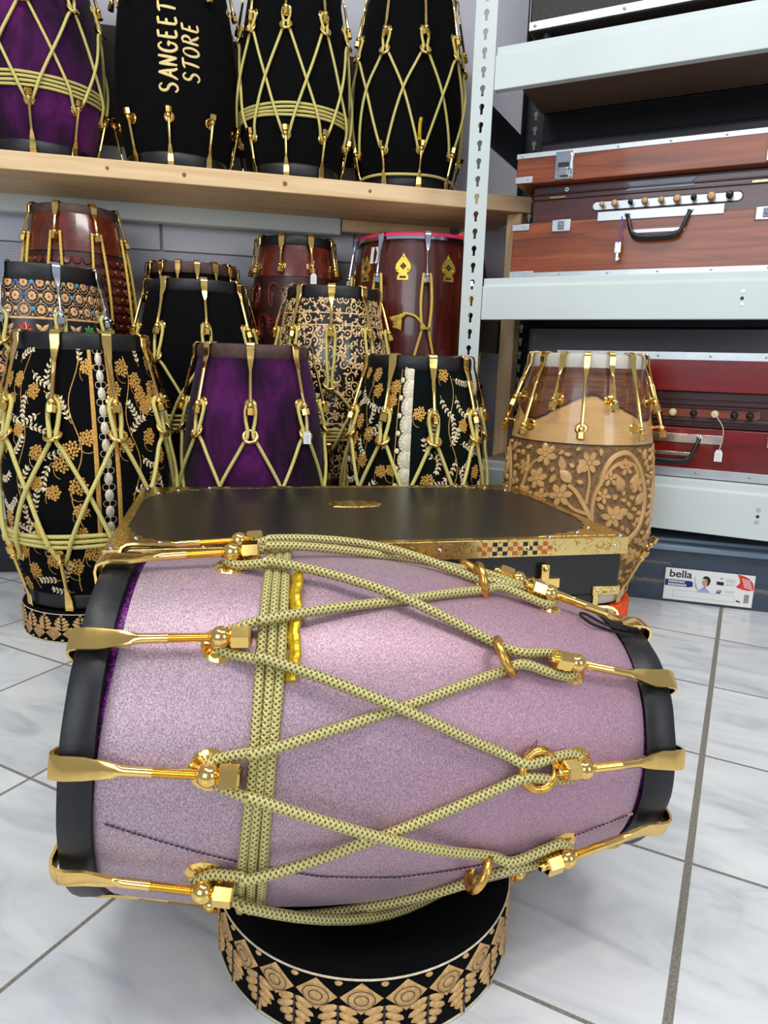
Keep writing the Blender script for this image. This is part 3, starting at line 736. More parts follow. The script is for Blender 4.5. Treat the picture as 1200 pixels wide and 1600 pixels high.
def embroidery(d, a0, seed, lane=None, nsp=120):
    p = Pat(d.surf(a0)); rr = random.Random(seed); W = pi * d.Rm; used = []; L = d.L
    for _ in range(6000):
        x = rr.uniform(-W, W); z = rr.uniform(.05 * L, .95 * L)
        if lane and lane[0] < x < lane[1]: continue
        if all((x - a) ** 2 + (z - b) ** 2 > r ** 2 for a, b, r in used):
            k = len(used) % 5
            if k < 2:
                used.append((x, z, .0225)); cluster(p, x, z, rr.uniform(.012, .0155), 2)
                p.stroke(arc(x, z - .012, .014, rr.uniform(0, 3), rr.uniform(3.5, 5.5), 8), .0016, .001, .0006, 1)
            else:
                a = rr.uniform(0, 6.28); used.append((x, z, .0225)); b = rr.uniform(-1.3, 1.3); l = rr.uniform(.036, .048)
                xs, zs = x - cos(a + b / 2) * l * .5, z - sin(a + b / 2) * l * .5
                if lane and (lane[0] - .008 < xs < lane[1] + .008 or lane[0] - .008 < xs + l * cos(a + b / 2) < lane[1] + .008): continue
                if .05 * L < zs < .95 * L: sprig(p, xs, zs, a, l, b, 1, 0, 2)
        if len(used) > nsp * 1.6: break
    # long meandering gold vines
    for i in range(9):
        x = -W + 2 * W * (i + .3) / 9
        if lane and lane[0] - .02 < x < lane[1] + .02: continue
        p.stroke([(x + .010 * sin(j * .55 + i), L * (.06 + .88 * j / 30)) for j in range(31)], .0018, .0018, .0004, 1)
    return p
m0x, m0y = -.554, 1.291
d = upright('gold-embroidered black dholak on a ring stand, standing at the left front', m0x, m0y, .068, .463, .113, .103, .145, .42, 9, 19, G_FR)
d.shell(M['velvet_black'], name='velvet_shell'); d.heads(M['goat_skin'], M['black_leather'], M['black_leather'], wt=.024)
fa = face(m0x, m0y)
p = embroidery(d, fa, 11, (.006, .052), 150)
for x0 in (.012, .047):
    p.stroke([(x0, d.L * (.04 + .92 * j / 40)) for j in range(41)], .0075, .0075, .0008, 1)
for j in range(15):
    z = .03 + j * .0285
    p.poly([(.0295 + .0075 * cos(t), z + .0105 * sin(t)) for t in [2 * pi * q / 12 for q in range(12)]], .0006, .0012, 3)
    for sg in (-1, 1):
        p.stroke(arc(.0295 + sg * .005, z + .0142, .0055, 0, 2 * pi, 10), .0010, .0010, .0006, 3)
p.build('embroidery', [M['cream'], M['amber_thread'], M['amber_thread'], M['silver_thread']], d.root, smooth=60)
d.hooks(0, .19, M['gold'], off=.013); d.hooks(1, .775, M['gold'], off=.014, strapw=.0085)
d.cord(M['rope_far'], .19, .775, .64, rad=.0038, tc=.44, coil=(.25, .30)); d.rings(.66, M['gold'], seed=3, tilt=40, R_=.0135)
d.coil(M['rope_far'], (.252, .270, .288), .0038, slant=.008)
mb = MB(); mb.tube([d.pt(.34 - .012 * i, fa - .62 + .01 * i, .008) for i in range(6)], .0045, 8); mb.build('gold_tape_end', M['gold_leaf'], d.root)
ring_stand('black ring stand with gold leaf brocade under the left embroidered drum', (m0x, m0y, 0), .128, .0555, flip=True, cnt=24, phase=.05)
gx, gy = .063, 1.493
d = upright('gold-embroidered dark green and black dholak in front of the steel post, behind the case', gx, gy, .0535, .46, .112, .103, .147, .42, 9, 14, G_FR)
d.shell(M['velvet_green'], name='velvet_shell'); d.heads(M['goat_skin'], M['black_leather'], M['black_leather'], wt=.022)
fa = face(gx, gy)
p = embroidery(d, fa, 23, (-.045, -.006), 150)
p.stroke([(-.042, d.L * (.04 + .92 * j / 40)) for j in range(41)], .0018, .0018, .0006, 1)
for j in range(13):
    z = .03 + j * .034
    p.poly([(-.010, z + .017)] + arc(-.012, z, .024, radians(118), radians(242), 8) + [(-.010, z - .017)], .0008, .001, 3)
    for q in range(7):
        aa = radians(125 + q * 18.5); p.disc(-.012 + .020 * cos(aa), z + .020 * sin(aa), .0028, .0022, .001, 0, 6)
    p.disc(-.038, z + .017, .0055, mi=0)
p.build('embroidery', [M['cream'], M['amber_thread'], M['amber_thread'], M['silver_thread']], d.root, smooth=60)
d.hooks(0, .19, M['gold'], off=.013); d.hooks(1, .78, M['gold'], off=.014, strapw=.0085)
d.cord(M['rope_far'], .19, .78, .66, rad=.0037, tc=.42); d.rings(.67, M['gold'], seed=9, tilt=45, R_=.013)
ring_stand('plain black ring stand under the green and black embroidered drum', (gx, gy, 0), .118, .041, plainm=M['velvet_black'])
# purple velvet front row
px_, py_ = -.267, 1.412
d = velvet_drum('purple velvet dholak with brown leather rim, standing behind the black case', px_, py_, .0535, .470, .114, .102, .142, .40, 8, -3, M['velvet_purple'], M['brown_leather'], M['brown_leather'], G_FR, tb=.18, tt=.785, tr=.67)
ring_stand('plain black ring stand under the purple velvet drum behind the case', (px_, py_, 0), .118, .041, plainm=M['velvet_black'])

# carved sheesham drum on the orange ring
wx, wy = .394, 1.418
d = upright('natural carved wooden drum with white head and gold hooks on an orange ring stand', wx, wy, .062, .464, .108, .102, .148, .33, 8, 0, None, 'carved_wooden_drum')
d.shell(M['relief_ground'], 0, .665, 0, 'lower_shell'); d.shell(M['sheesham'], .665, 1, .0016, 'upper_shell', 96)
d.heads(M['white_skin'], M['white_skin'], M['white_skin'], wb=.022, wt=.024, th=.0065)
fa = face(wx, wy)
d.hooks(1, .835, M['gold'], off=.019, n=8, ph=fa + radians(22.5), post=True, rosr=.0125, tipl=.018, strapw=.0062)
d.hooks(1, .725, M['gold'], off=.019, n=8, ph=fa, post=True, rosr=.0125, tipl=.018, strapw=.0062)
d.hooks(0, .20, M['gold'], off=.019, n=8, ph=fa + radians(10), post=True, rosr=.0125, tipl=.018, strapw=.0062)
p = Pat(d.surf(fa)); h = .0034; Wd = .118
taken = []
def vine(pts, w0, w1):
    q = [(v.x, v.y) for v in catmull([(a, z, 0) for a, z in pts], 6)]; p.stroke(q, w0, w1, h); taken.extend((x, z, .006) for x, z in q)
def fl(x, z, r, k=5, rot=.3): p.flower(x, z, r, k, rot, h, .001, fat=.75); taken.append((x, z, r))
def panel(s, ox):
    f = lambda a, z: (ox + s * a, z)
    def v(pts, w0=.010, w1=.004): vine([f(*q) for q in pts], w0 * 1.25, w1 * 1.5)
    def lf(x, z, a, L, W):
        p.leaf(ox + s * x, z, a if s > 0 else pi - a, L * 1.25, W * 1.35, h, .0012); taken.append((ox + s * (x + cos(a) * L * .6), z + sin(a) * L * .6, .010))
    v([(-.16, .150), (-.11, .178), (-.05, .182), (.0, .160), (.04, .133), (.085, .126), (.12, .150), (.135, .2), (.12, .255), (.085, .292), (.05, .288), (.03, .262), (.024, .235)], .012, .006)
    v([(.052, .129), (.02, .150), (.012, .19), (.02, .23), (.05, .27), (.09, .275), (.108, .25)], .008, .004)
    v([(.02, .152), (.0, .19), (-.02, .22), (-.035, .232)], .009, .005); v([(.005, .18), (-.022, .188), (-.04, .205)], .006, .003)
    v([(.0, .2), (.003, .24), (-.002, .268)], .006, .003); v([(-.14, .165), (-.135, .21), (-.125, .25), (-.128, .28)], .007, .004)
    v([(-.13, .236), (-.11, .268), (-.09, .276)], .006, .003); v([(-.1, .176), (-.075, .142), (-.04, .135), (.0, .14)], .007, .004)
    v([(-.05, .135), (-.08, .118), (-.1, .1)], .006, .003); v([(.08, .128), (.05, .1), (.0, .096), (-.04, .11)], .008, .003)
    v([(.1, .13), (.075, .09), (.06, .06)], .006, .003); v([(-.16, .1), (-.1, .075), (-.04, .07), (.02, .075), (.06, .055)], .008, .004)
    for q in ((-.085, .285, .019), (-.098, .238, .018), (-.048, .212, .019), (.0, .276, .018), (.042, .248, .014), (.075, .268, .014), (.052, .176, .019), (.03, .215, .013), (.104, .236, .016), (-.135, .255, .013), (-.085, .205, .014), (-.06, .16, .012), (-.08, .155, .013), (.06, .105, .019), (.02, .122, .010), (-.02, .1, .012), (.11, .095, .016), (-.125, .13, .014), (-.12, .205, .013), (-.07, .098, .016), (-.02, .05, .016), (.09, .05, .015), (-.09, .045, .014)):
        fl(ox + s * q[0], q[1], q[2] * 1.2, 6 if q[2] > .017 else 5, q[0] * 40)
    for q in ((-.03, .235, 2.3, .03, .016), (-.045, .256, 1.9, .026, .012), (-.02, .252, 1.2, .026, .012), (.07, .222, 2.0, .03, .018), (.09, .226, 1.1, .028, .014), (.105, .195, .9, .026, .013), (.1, .17, 2.6, .022, .01), (-.118, .196, 2.2, .026, .014), (-.14, .195, .6, .022, .012), (.085, .19, 3.6, .022, .011), (-.02, .138, 3.4, .022, .009), (.03, .122, 3.5, .024, .009), (.015, .108, 3.6, .022, .009), (-.005, .150, 2.8, .02, .008), (.122, .13, -.8, .022, .010), (.10, .108, -2.2, .02, .009), (.04, .08, -2., .02, .01), (-.06, .088, .4, .022, .01), (-.145, .12, 1.2, .02, .01), (.035, .19, 2.5, .016, .008), (.125, .28, 1.2, .018, .009), (-.06, .25, 4.2, .018, .009)):
        lf(*q)
Wc = 2 * pi * d.Rm
for i in range(3): panel(1, .02 + i * Wc / 3)
rr = random.Random(12)
for _ in range(5000):
    x, z = rr.uniform(-Wc / 2, Wc / 2), rr.uniform(.02, .300)
    if all((abs((x - a + Wc / 2) % Wc - Wc / 2)) ** 2 + (z - b) ** 2 > (c + .0065) ** 2 for a, b, c in taken):
        an = rr.uniform(0, 6.28); l = rr.uniform(.012, .018)
        p.leaf(x - cos(an) * l / 2, z - sin(an) * l / 2, an, l, .009, h, .001); taken.append((x, z, .0055))
p.build('carved_relief', M['relief_wood'], d.root, smooth=60)
MB().lathe([(d.R(.665) + .0002, .665 * d.L - .0015), (d.R(.665) + .0022, .665 * d.L - .0012), (d.R(.665) + .0022, .665 * d.L + .0002)], 72).build('groove_line', M['ink'], d.root)
ring_stand('orange fabric ring stand under the natural carved drum', (wx, wy, 0), .125, .0495, plainm=M['orange'])
# ------------------------------------------------------------------ middle row
ZM = .2092 + .0128
mx, my = -.742, 1.535
d = upright('dholak inlaid with blue and tan flower mosaic and chrome hooks, leftmost in the middle row', mx, my, ZM, .447, .114, .115, .140, .42, 8, 14, G_MID)
d.shell(M['navy_lacquer']); d.heads(M['goat_skin'], M['black_leather'], M['black_leather'], wt=.028)
p = Pat(d.surf(face(mx, my))); N = 26; da = 2 * pi * d.Rm / N; rr = random.Random(4)
def star(x, z, r):
    p.flower(x, z, r, 8, .2, .0008, .0008, 0, 3, fat=.95)
    p.stroke(arc(x, z, r * 1.42, 0, 2 * pi, 12), .0014, .0014, .0005, 0)
for row, z in enumerate((.418, .392, .366)):
    for i in range(N):
        x = (i + .5 * (row % 2)) * da - N * da / 2; star(x, z, .0094)
        p.disc(x + da / 2, z + .001, .0048, mi=rr.choice((1, 2, 0, 0)), n=6); p.disc(x + da / 2, z - .010, .003, mi=0, n=4)
for row in range(9):
    z = .280 - row * .029
    if row in (4,): continue
    for i in range(N):
        x = (i + .5 * (row % 2)) * da - N * da / 2; star(x, z, .0094)
        p.disc(x + da / 2, z + .001, .0044, mi=rr.choice((1, 3, 0, 0)), n=6); p.disc(x + da / 2, z - .012, .004, mi=0, n=4)
for z0 in (.326, .166):
    for i in range(N // 2):
        x = i * 2 * da - N * da / 2
        p.flower(x, z0, .0155, 8, .1, .0008, .0008, (3, 1, 4)[i % 3] if i % 2 == 0 else 0, 4, fat=.6)
        for sx in (-1, 1):
            for sz in (-1, 1): p.leaf(x + da, z0, radians(45 if sz > 0 else -45) if sx > 0 else radians(135 if sz > 0 else 225), .018, .009, mi=0)
        p.disc(x + da, z0, .005, mi=1 if i % 2 else 0, n=6)
for z0 in (.350, .302, .190, .142): p.stroke([(j * .02 - pi * d.Rm, z0) for j in range(int(2 * pi * d.Rm / .02) + 2)], .0042, .0042, .0006, 0)
p.build('mosaic_inlay', [M['tan_inlay'], M['blue_inlay'], M['sky_inlay'], M['red_inlay'], M['green_inlay']], d.root, smooth=60)
d.hooks(0, .19, M['chrome'], off=.013, ros_m=M['chrome']); d.hooks(1, .80, M['chrome'], off=.014, ros_m=M['chrome'], strapw=.008)
d.cord(M['rope_far'], .19, .80, .68, rad=.0036, tc=.44); d.rings(.69, M['gold'], seed=8, tilt=40)
bx, by = -.445, 1.664
velvet_drum('plain black velvet dholak in the middle row, left of centre, directly behind the purple drum', bx, by, ZM, .441, .112, .101, .142, .42, 8, 8, M['velvet_black'], M['black_leather'], M['black_leather'], G_MID, (.30, .32, .34, .36), tb=.19, tt=.79, tr=.64)
kx, ky = -.138, 1.734
d = upright('dholak painted with dense gold leaf arabesques, centre of the middle row', kx, ky, ZM, .444, .112, .101, .140, .42, 9, -1.5, G_MID)
d.shell(M['black_lacquer']); d.heads(M['goat_skin'], M['black_leather'], M['black_leather'], wt=.024)
p = Pat(d.surf(face(kx, ky))); rr = random.Random(2); used = []; W = pi * d.Rm
for _ in range(9000):
    x, z = rr.uniform(-W, W), rr.uniform(.02, .425)
    k = rr.choice((0, 0, 1, 1, 2)); r = (.0125, .0105, .014)[k]
    if all((x - a) ** 2 + (z - b) ** 2 > ((r + c) * .60) ** 2 for a, b, c in used):
        used.append((x, z, r)); a = rr.uniform(0, 6.28)
        if k == 0:
            p.stroke(arc(x, z, r * .68, a, a + 4.4, 9), .0042, .0022, .0005); p.leaf(x + r * .68 * cos(a), z + r * .68 * sin(a), a - 1.5, r * .9, r * .55); p.disc(x, z, .0025, n=6)
        elif k == 1:
            for q in range(3): p.leaf(x, z, a + (q - 1) * 1.05, r, r * .5)
            p.leaf(x, z, a + pi, r * .9, r * .4)
        else: p.flower(x, z, r * .8, 5, a, fat=.8)
for z0 in (.392, .365, .120, .146): p.stroke([(j * .02 - W, z0) for j in range(int(2 * W / .02) + 2)], .0026, .0026, .0006)
p.build('arabesque_leafing', M['gold_lacquer'], d.root, smooth=60)
d.hooks(0, .19, M['gold'], off=.013); d.hooks(1, .80, M['gold'], off=.014, strapw=.0085)
d.cord(M['rope_far'], .19, .80, .52, rad=.0034, tc=.40, coil=(.24, .30)); d.rings(.53, M['gold'], seed=8, tilt=40)
d.coil(M['rope_far'], (.245, .262, .279, .296), .0033)
# ------------------------------------------------------------------ back row
ZB = .3302 + .0128
ax_, ay_ = -.792, 1.842
d = upright('tall glossy maroon drum carved with fish scales, at the back on the far left', ax_, ay_, ZB, .502, .118, .096, .134, .35, 8, -22, G_BK, 'carved_wooden_drum')
d.shell(M['carve_red_ground'], 0, .80); d.shell(M['carve_red'], .80, 1, .003, 'turned_collar'); d.heads(M['goat_skin'], M['brown_leather'], M['brown_leather'], wt=.018)
p = Pat(d.surf(face(ax_, ay_))); nn = 34; da = 2 * pi * d.Rm / nn
for row in range(17):
    z = .384 - row * .0215
    for i in range(nn):
        x = (i + .5 * (row % 2)) * da - nn * da / 2
        p.poly([(x + da * .48 * cos(t), z + .0135 * sin(t) * (1 if sin(t) < 0 else .5)) for t in [2 * pi * j / 10 for j in range(10)]], .0030, .0016)
p.build('scale_carving', M['carve_red'], d.root, smooth=50)
d.hooks(1, .88, M['gold'], off=.014); d.hooks(0, .2, M['gold'], off=.014)
def straight_cords(d, t0, t1, m, rad=.0034, spread=.012, off=.008, n=None):
    for i in range(n or d.n):
        a = d.ph + 2 * pi * i / (n or d.n)
        for sg in (-1, 1):
            MB().tube([d.pt(t0 + (t1 - t0) * j / 14, a + sg * spread / d.R(t1) * (.8 + .5 * sin(pi * j / 14)), off) for j in range(15)], rad, 8).build('tension_cord', m, d.root, smooth=80)
straight_cords(d, .2, .885, M['rope_twist'])
b2x, b2y = -.530, 1.95
d = upright('drum with brown leather rim and many short gold straps, behind the plain black middle-row drum', b2x, b2y, ZB, .392, .112, .108, .122, .4, 16, 5, G_BK)
d.shell(M['velvet_black'], name='velvet_shell'); d.heads(M['goat_skin'], M['brown_leather'], M['brown_leather'], wt=.020)
d.hooks(1, .82, M['gold'], off=.012); d.hooks(0, .18, M['gold'], off=.012, n=8)
cx_, cy_ = -.264, 2.010
d = upright('glossy reddish drum carved with swirls, at the back left of the large pink-rimmed drum', cx_, cy_, ZB, .474, .116, .098, .126, .33, 9, 21, G_BK, 'carved_wooden_drum')
d.shell(M['carve_red_ground'], 0, .80); d.shell(M['carve_red'], .80, 1, .002, 'turned_collar'); d.heads(M['goat_skin'], M['black_leather'], M['black_leather'], wt=.018)
p = Pat(d.surf(face(cx_, cy_))); rr = random.Random(6)
for i in range(12):
    for row in range(4):
        x = (i + .5 * (row % 2)) * 2 * pi * d.Rm / 12 - pi * d.Rm; z = .325 - row * .080; s_ = 1 if (i + row) % 2 else -1
        p.stroke([(x + s_ * (.034 - .0009 * k * 2) * cos(k * .32) * (1 - k / 34), z + (.042) * sin(k * .32) * (1 - k / 34)) for k in range(30)], .012, .004, .0035)
        for q in range(4): p.leaf(x + s_ * .03, z - .02 + q * .014, 1.57 - s_ * (.5 + .3 * q), .026, .010, .003, .0015)
p.build('swirl_carving', M['carve_red'], d.root, smooth=50)
d.hooks(1, .855, M['gold'], off=.013, strapw=.0085)
d.hooks(0, .18, M['gold'], off=.012)
# large dhol
hx, hy = .070, 2.010
d = upright('large dark red dhol with pink rim, brass spade plates and yellow tassels at the back', hx, hy, ZB, .478, .156, .158, .176, .5, 9, 8, G_BK, 'dhol_drum')
d.shell(M['dhol_wood']); d.heads(M['white_skin'], M['black_leather'], None, wb=.018)
z = d.L; r = d.R(1)
MB().lathe([(r - .02, z + .006), (r + .004, z + .010), (r + .010, z + .006), (r + .011, z + .0005), (r + .004, z)], 72).build('pink_rim', M['pink_cloth'], d.root)
MB().lathe([(r + .004, z), (r + .011, z), (r + .012, z - .007), (r + .003, z - .009), (r, z - .004)], 72).build('metal_hoop', M['chrome'], d.root)
MB().lathe([(.0005, z + .006), (r - .02, z + .006)], 40).build('drum_skin', M['white_skin'], d.root)
d.hooks(1, .80, M['chrome'], off=.020, rim=.012, ros=False, tipl=.012); d.hooks(0, .2, M['chrome'], off=.02, rim=.008, ros=False)
straight_cords(d, .52, .81, M['rope_twist'], .0036, .0095, .016)
for i in range(9):
    mb = MB(); a = d.ph + 2 * pi * i / 9
    for sg in (-1, 1): mb.tube([d.pt(.52 - .32 * j / 10, a + sg * (.008 / .18 + .62 * (2 * pi / 18) * j / 10), .014 - .006 * sin(pi * j / 10)) for j in range(11)], .0036, 8)
    mb.lathe([(.004, -.003), (.0135, -.003), (.0135, .003), (.004, .003)], 10, mat=Matrix.Translation(d.pt(.53, a, .014)))
    mb.build('lower_cord', M['rope_twist'], d.root, smooth=80)
a = d.ph
def spade():
    mb = MB(); P = Pat(lambda a, z, h: Vector((h, a, z)))
    half = [(0, .036), (.004, .028), (.012, .018), (.0185, .008), (.020, -.002), (.016, -.010), (.010, -.012), (.012, -.018), (.0145, -.020), (.0145, -.030)]
    inner = [(0, .014), (.003, .010), (.007, .006), (.007, .003), (.007, .003), (.003, -.002), (.006, -.017), (.008, -.019), (.008, -.020), (.007, -.025)]
    out = half + [(-x, y) for x, y in half[::-1]]
    # plate with a quatrefoil and a slot left dark
    vs = [(.0016, x, y) for x, y in out] + [(0, x, y) for x, y in out]; n = len(out)
    mb.add(vs, [tuple(range(n))] + [(i, n + i, n + (i + 1) % n, (i + 1) % n) for i in range(n)], 0)
    for q in range(4): T = (.0045 * cos(q * pi / 2), .004 + .0045 * sin(q * pi / 2)); mb.add([(.0018, T[0] + .0036 * cos(t), T[1] + .0036 * sin(t)) for t in [2 * pi * j / 10 for j in range(10)]], [tuple(range(10))], 1)
    mb.add([(.0018, -.009, -.0255), (.0018, .009, -.0255), (.0018, .007, -.019), (.0018, .003, -.0205), (.0018, -.003, -.0205), (.0018, -.007, -.019)], [(0, 1, 2, 3, 4, 5)], 1)
    for x, y in ((0, .027), (.014, -.004), (-.014, -.004)):
        mb.lathe([(.0028, 0), (.0022, .0022), (.0003, .0030)], 8, mat=Matrix(((0, 0, 1, .0012), (1, 0, 0, x), (0, 1, 0, y), (0, 0, 0, 1))))
    return mb
sme = spade().mesh('spade_plate', [plain('yellow_brass_plate', srgb(224, 192, 80), .35, .8), M['ink']], 30)
for i in range(9):
    a = d.ph + 2 * pi * (i + .5) / 9
    if i in (0, 8) or True: link('spade_plate', sme, d.root, loc=d.pt(.84, a, .0006), rot=(0, -.08, a))
def tassel(parent, p0, dirv, L=.038):
    mb = MB(); rr = random.Random(int(p0[0] * 1e4)); dv = Vector(dirv).normalized(); u = dv.orthogonal().normalized(); v = dv.cross(u)
    mb.tube([p0, Vector(p0) + dv * .010], .0045, 8)
    for i in range(34):
        a = rr.uniform(0, 6.28); s_ = rr.uniform(.2, 1)
        q = [Vector(p0) + dv * (.008 + (L - .008) * t) + (u * cos(a) + v * sin(a)) * (.003 + .010 * s_ * t ** .8) for t in (0, .35, .7, 1)]
        mb.tube(q, .0011, 4)
    mb.build('tassel', M['tassel'], parent)
a = d.ph
tassel(d.root, d.pt(.60, a - .28, .018), (-.9, -.2, -.6)); tassel(d.root, d.pt(.60, a - .32, .02), (-.3, -.1, -1)); tassel(d.root, d.pt(.56, a + .66, .02), (.1, -.05, -1), .05)
mb = MB(); mb.tube(catmull([d.pt(.53, a, .018), d.pt(.59, a - .14, .022), d.pt(.605, a - .3, .02)], 6), .003, 8); mb.build('tassel_cord', M['rope_twist'], d.root, smooth=80)
mb = MB().tube([d.pt(.78 - .2 * j / 5, a + .665, .02) for j in range(6)], .0028, 8)
mb.build('tassel_cord', M['rope_twist'], d.root, smooth=80)
lab = Pat(d.surf(face(hx, hy))); lab.add([d.pt(t, face(hx, hy) - b, .0008) for t, b in ((.87, .83), (.87, .62), (.955, .62), (.955, .83))], [(0, 1, 2, 3)])
lab.build('paper_label', M['card'], d.root)
zt = ZB + .478 + .012
mb = MB().tube([(hx - .085, hy - .02, zt), (hx - .02, hy + .05, zt)], [.0035, .0035], 8)
o = mb.build('thin_drumstick', M['pine'], None); tag(o, 'thin pale stick lying on the pink-rimmed dhol', 'drumstick')
mb = MB().tube([(hx + .06, hy + .07, zt + .008), (hx + .078, hy + .02, zt + .0072), (hx + .105, hy - .04, zt + .007), (hx + .116, hy - .062, zt + .006), (hx + .118, hy - .066, zt + .006)], [.006, .007, .0095, .013, .010], 14)
o = mb.build('curved_drumstick', M['orange_wood'], None); tag(o, 'thick orange wooden beater lying on the pink-rimmed dhol', 'drumstick')
# ------------------------------------------------------------------ black case with brass edges
cs = empty('instrument_case', 'black hard case with engraved brass edges lying behind the pink drum', 'case', (-.318, .763, 0), A13)
W_, D_, Z_ = .665, .414, .285
MB().box(.030, W_ - .030, .008, D_ - .02, 0, .2048).build('lower_case', M['black_matte'], cs, bevel=.002)
MB().box(.006, W_ - .006, .004, D_ - .004, .205, Z_ - .0225).build('case_body', M['black_matte'], cs, bevel=.002)
ld = MB().box(0.001, W_ - .001, 0.001, D_ - .001, Z_ - .0222, Z_).build('lid', M['black_matte'], cs, bevel=.0015)
mb = MB()
for x0, x1, y0, y1 in ((-.0005, W_ + .0005, -.0005, .0008), (-.0005, W_ + .0005, D_ - .0008, D_ + .0005), (-.0005, .0008, 0, D_), (W_ - .0008, W_ + .0005, 0, D_)):
    mb.box(x0, x1, y0, y1, Z_ - .0226, Z_ + .0006)
mb.build('side_strip', M['engraved'], ld, bevel=.0004)
mb = MB(); e = .013; zt = Z_ + .0002; ht = .0007
mb.box(0, W_, 0, e, zt, zt + ht).box(0, W_, D_ - e, D_, zt, zt + ht).box(0, e, e, D_ - e, zt, zt + ht).box(W_ - e, W_, e, D_ - e, zt, zt + ht)
for cx, cy, sx, sy in ((0, 0, 1, 1), (W_, 0, -1, 1), (0, D_, 1, -1), (W_, D_, -1, -1)):
    P = [(e * .9, e * .9), (.125, e * .9), (.118, .018), (.100, .019), (.094, .026), (.078, .026), (.070, .036), (.056, .037), (.050, .048), (.038, .050), (.036, .064), (.027, .068), (.026, .084), (.019, .090), (.018, .108), (e * .9, .115)]
    q = [(cx + sx * x, cy + sy * y) for x, y in P]
    if sx * sy < 0: q = q[::-1]
    n = len(q)
    mb.add([(x, y, zt + ht + .0003) for x, y in q] + [(x, y, zt) for x, y in q], [tuple(range(n))] + [(i, n + i, n + (i + 1) % n, (i + 1) % n) for i in range(n)])
mb.build('fretwork_trim', M['fretwork'], ld)
mb = MB()
for cx, cy, sx, sy in ((0, 0, 1, 1), (W_, 0, -1, 1), (0, D_, 1, -1), (W_, D_, -1, -1)):
    for x, y in ((.008, .008), (.060, .030), (.030, .055), (.11, .010)):
        mb.lathe([(.0032, .0000), (.0026, .0015), (.0003, .0022)], 10, mat=Matrix.Translation((cx + sx * x, cy + sy * y, zt + ht + .0003)))
for x in (.10, .25, .40, .52, .645):
    mb.lathe([(.0028, 0), (.002, .0014), (.0003, .002)], 10, mat=Matrix(((1, 0, 0, x), (0, 0, -1, -.0006), (0, 1, 0, Z_ - .011), (0, 0, 0, 1))))
mb.build('rivets', M['chrome'], ld)
mb = MB()     # chequered inlay at the lid front
for i in range(15):
    for j in range(3):
        if (i + j) % 2: mb.add([(.45 + i * .007, -.0009, Z_ - .020 + j * .006), (.4565 + i * .007, -.0009, Z_ - .020 + j * .006), (.4565 + i * .007, -.0009, Z_ - .0145 + j * .006), (.45 + i * .007, -.0009, Z_ - .0145 + j * .006)], [(0, 1, 2, 3)], (i // 3) % 2)
mb.build('chequer_inlay', [plain('copper_inlay', srgb(200, 110, 50), .3, .7), M['ink']], ld, smooth=0)
px0, py0 = .335, .248
mb = MB(); q = [(-.044, .0), (-.036, .018), (-.012, .024), (.012, .024), (.036, .018), (.044, 0), (.036, -.018), (.012, -.024), (-.012, -.024), (-.036, -.018)][::-1]
n = len(q); mb.add([(px0 + x * .95, py0 + y, Z_ + .0014) for x, y in q] + [(px0 + x, py0 + y * 1.05, Z_) for x, y in q], [tuple(range(n)), ] + [(i, n + i, n + (i + 1) % n, (i + 1) % n) for i in range(n)])
mb.build('brass_plaque', M['fretwork'], ld)
mb = MB(); lx = .545
mb.box(lx - .024, lx + .024, -.0016, 0.0045, .218, .232).box(lx - .006, lx + .006, -.006, -.0016, .214, .252).box(lx - .014, lx + .014, -.004, -.0016, .210, .222)
mb.lathe([(.004, 0), (.003, .003), (.0003, .004)], 10, mat=Matrix(((1, 0, 0, lx), (0, 0, -1, -.006), (0, 1, 0, .246), (0, 0, 0, 1))))
mb.build('toggle_latch', M['gold'], cs, bevel=.0012)
for x0, x1 in ((.004, .045), (W_ - .045, W_ - .004)):
    mb = MB().box(x0, x1, .0012, .0045, .2046, .2165).box(x0 if x0 < .1 else x1 - .002, x0 + .002 if x0 < .1 else x1, .004, .045, .2046, .2165)
    for x in (x0 + .008, x1 - .008): mb.lathe([(.0028, 0), (.002, .0014), (.0003, .002)], 10, mat=Matrix(((1, 0, 0, x), (0, 0, -1, .0012), (0, 1, 0, .2105), (0, 0, 0, 1))))
    mb.build('corner_plate', M['engraved'], cs, bevel=.0012)
for x in (.034, W_ - .041): MB().box(x, x + .008, .0052, .0085, .02, .2035).build('corner_strip', M['engraved'], cs)

# ------------------------------------------------------------------ steel rack
rk = empty('steel_rack', 'white slotted steel storage rack with harmonium cases on its shelves', 'rack'); rk.matrix_world = RK
def key_cell(mb, x0, x1, z0, z1, cx, cz, y):
    n = 20; inn = []; out = []
    for i in range(n):
        a = 2 * pi * i / n + pi / 2
        r = .0062
        px, pz = r * cos(a), r * sin(a) + .004
        if sin(a) < -.55: px = max(-.0032, min(.0032, px)) ; pz = -.0125 if sin(a) < -.8 else -.003
        inn.append((cx + px, y, cz + pz))
        dx, dz = cos(a), sin(a); tx = ((x1 - cx) if dx > 0 else (x0 - cx)) / dx if abs(dx) > 1e-6 else 1e9; tz = ((z1 - cz) if dz > 0 else (z0 - cz)) / dz if abs(dz) > 1e-6 else 1e9
        t = min(abs(tx), abs(tz)); out.append((cx + dx * t, y, cz + dz * t))
    for cxn, czn in ((x0, z0), (x1, z0), (x0, z1), (x1, z1)):
        k = min(range(n), key=lambda i: (out[i][0] - cxn) ** 2 + (out[i][2] - czn) ** 2); out[k] = (cxn, y, czn)
    mb.add(inn + out, [(i, n + i, n + (i + 1) % n, (i + 1) % n)[::-1] for i in range(n)])
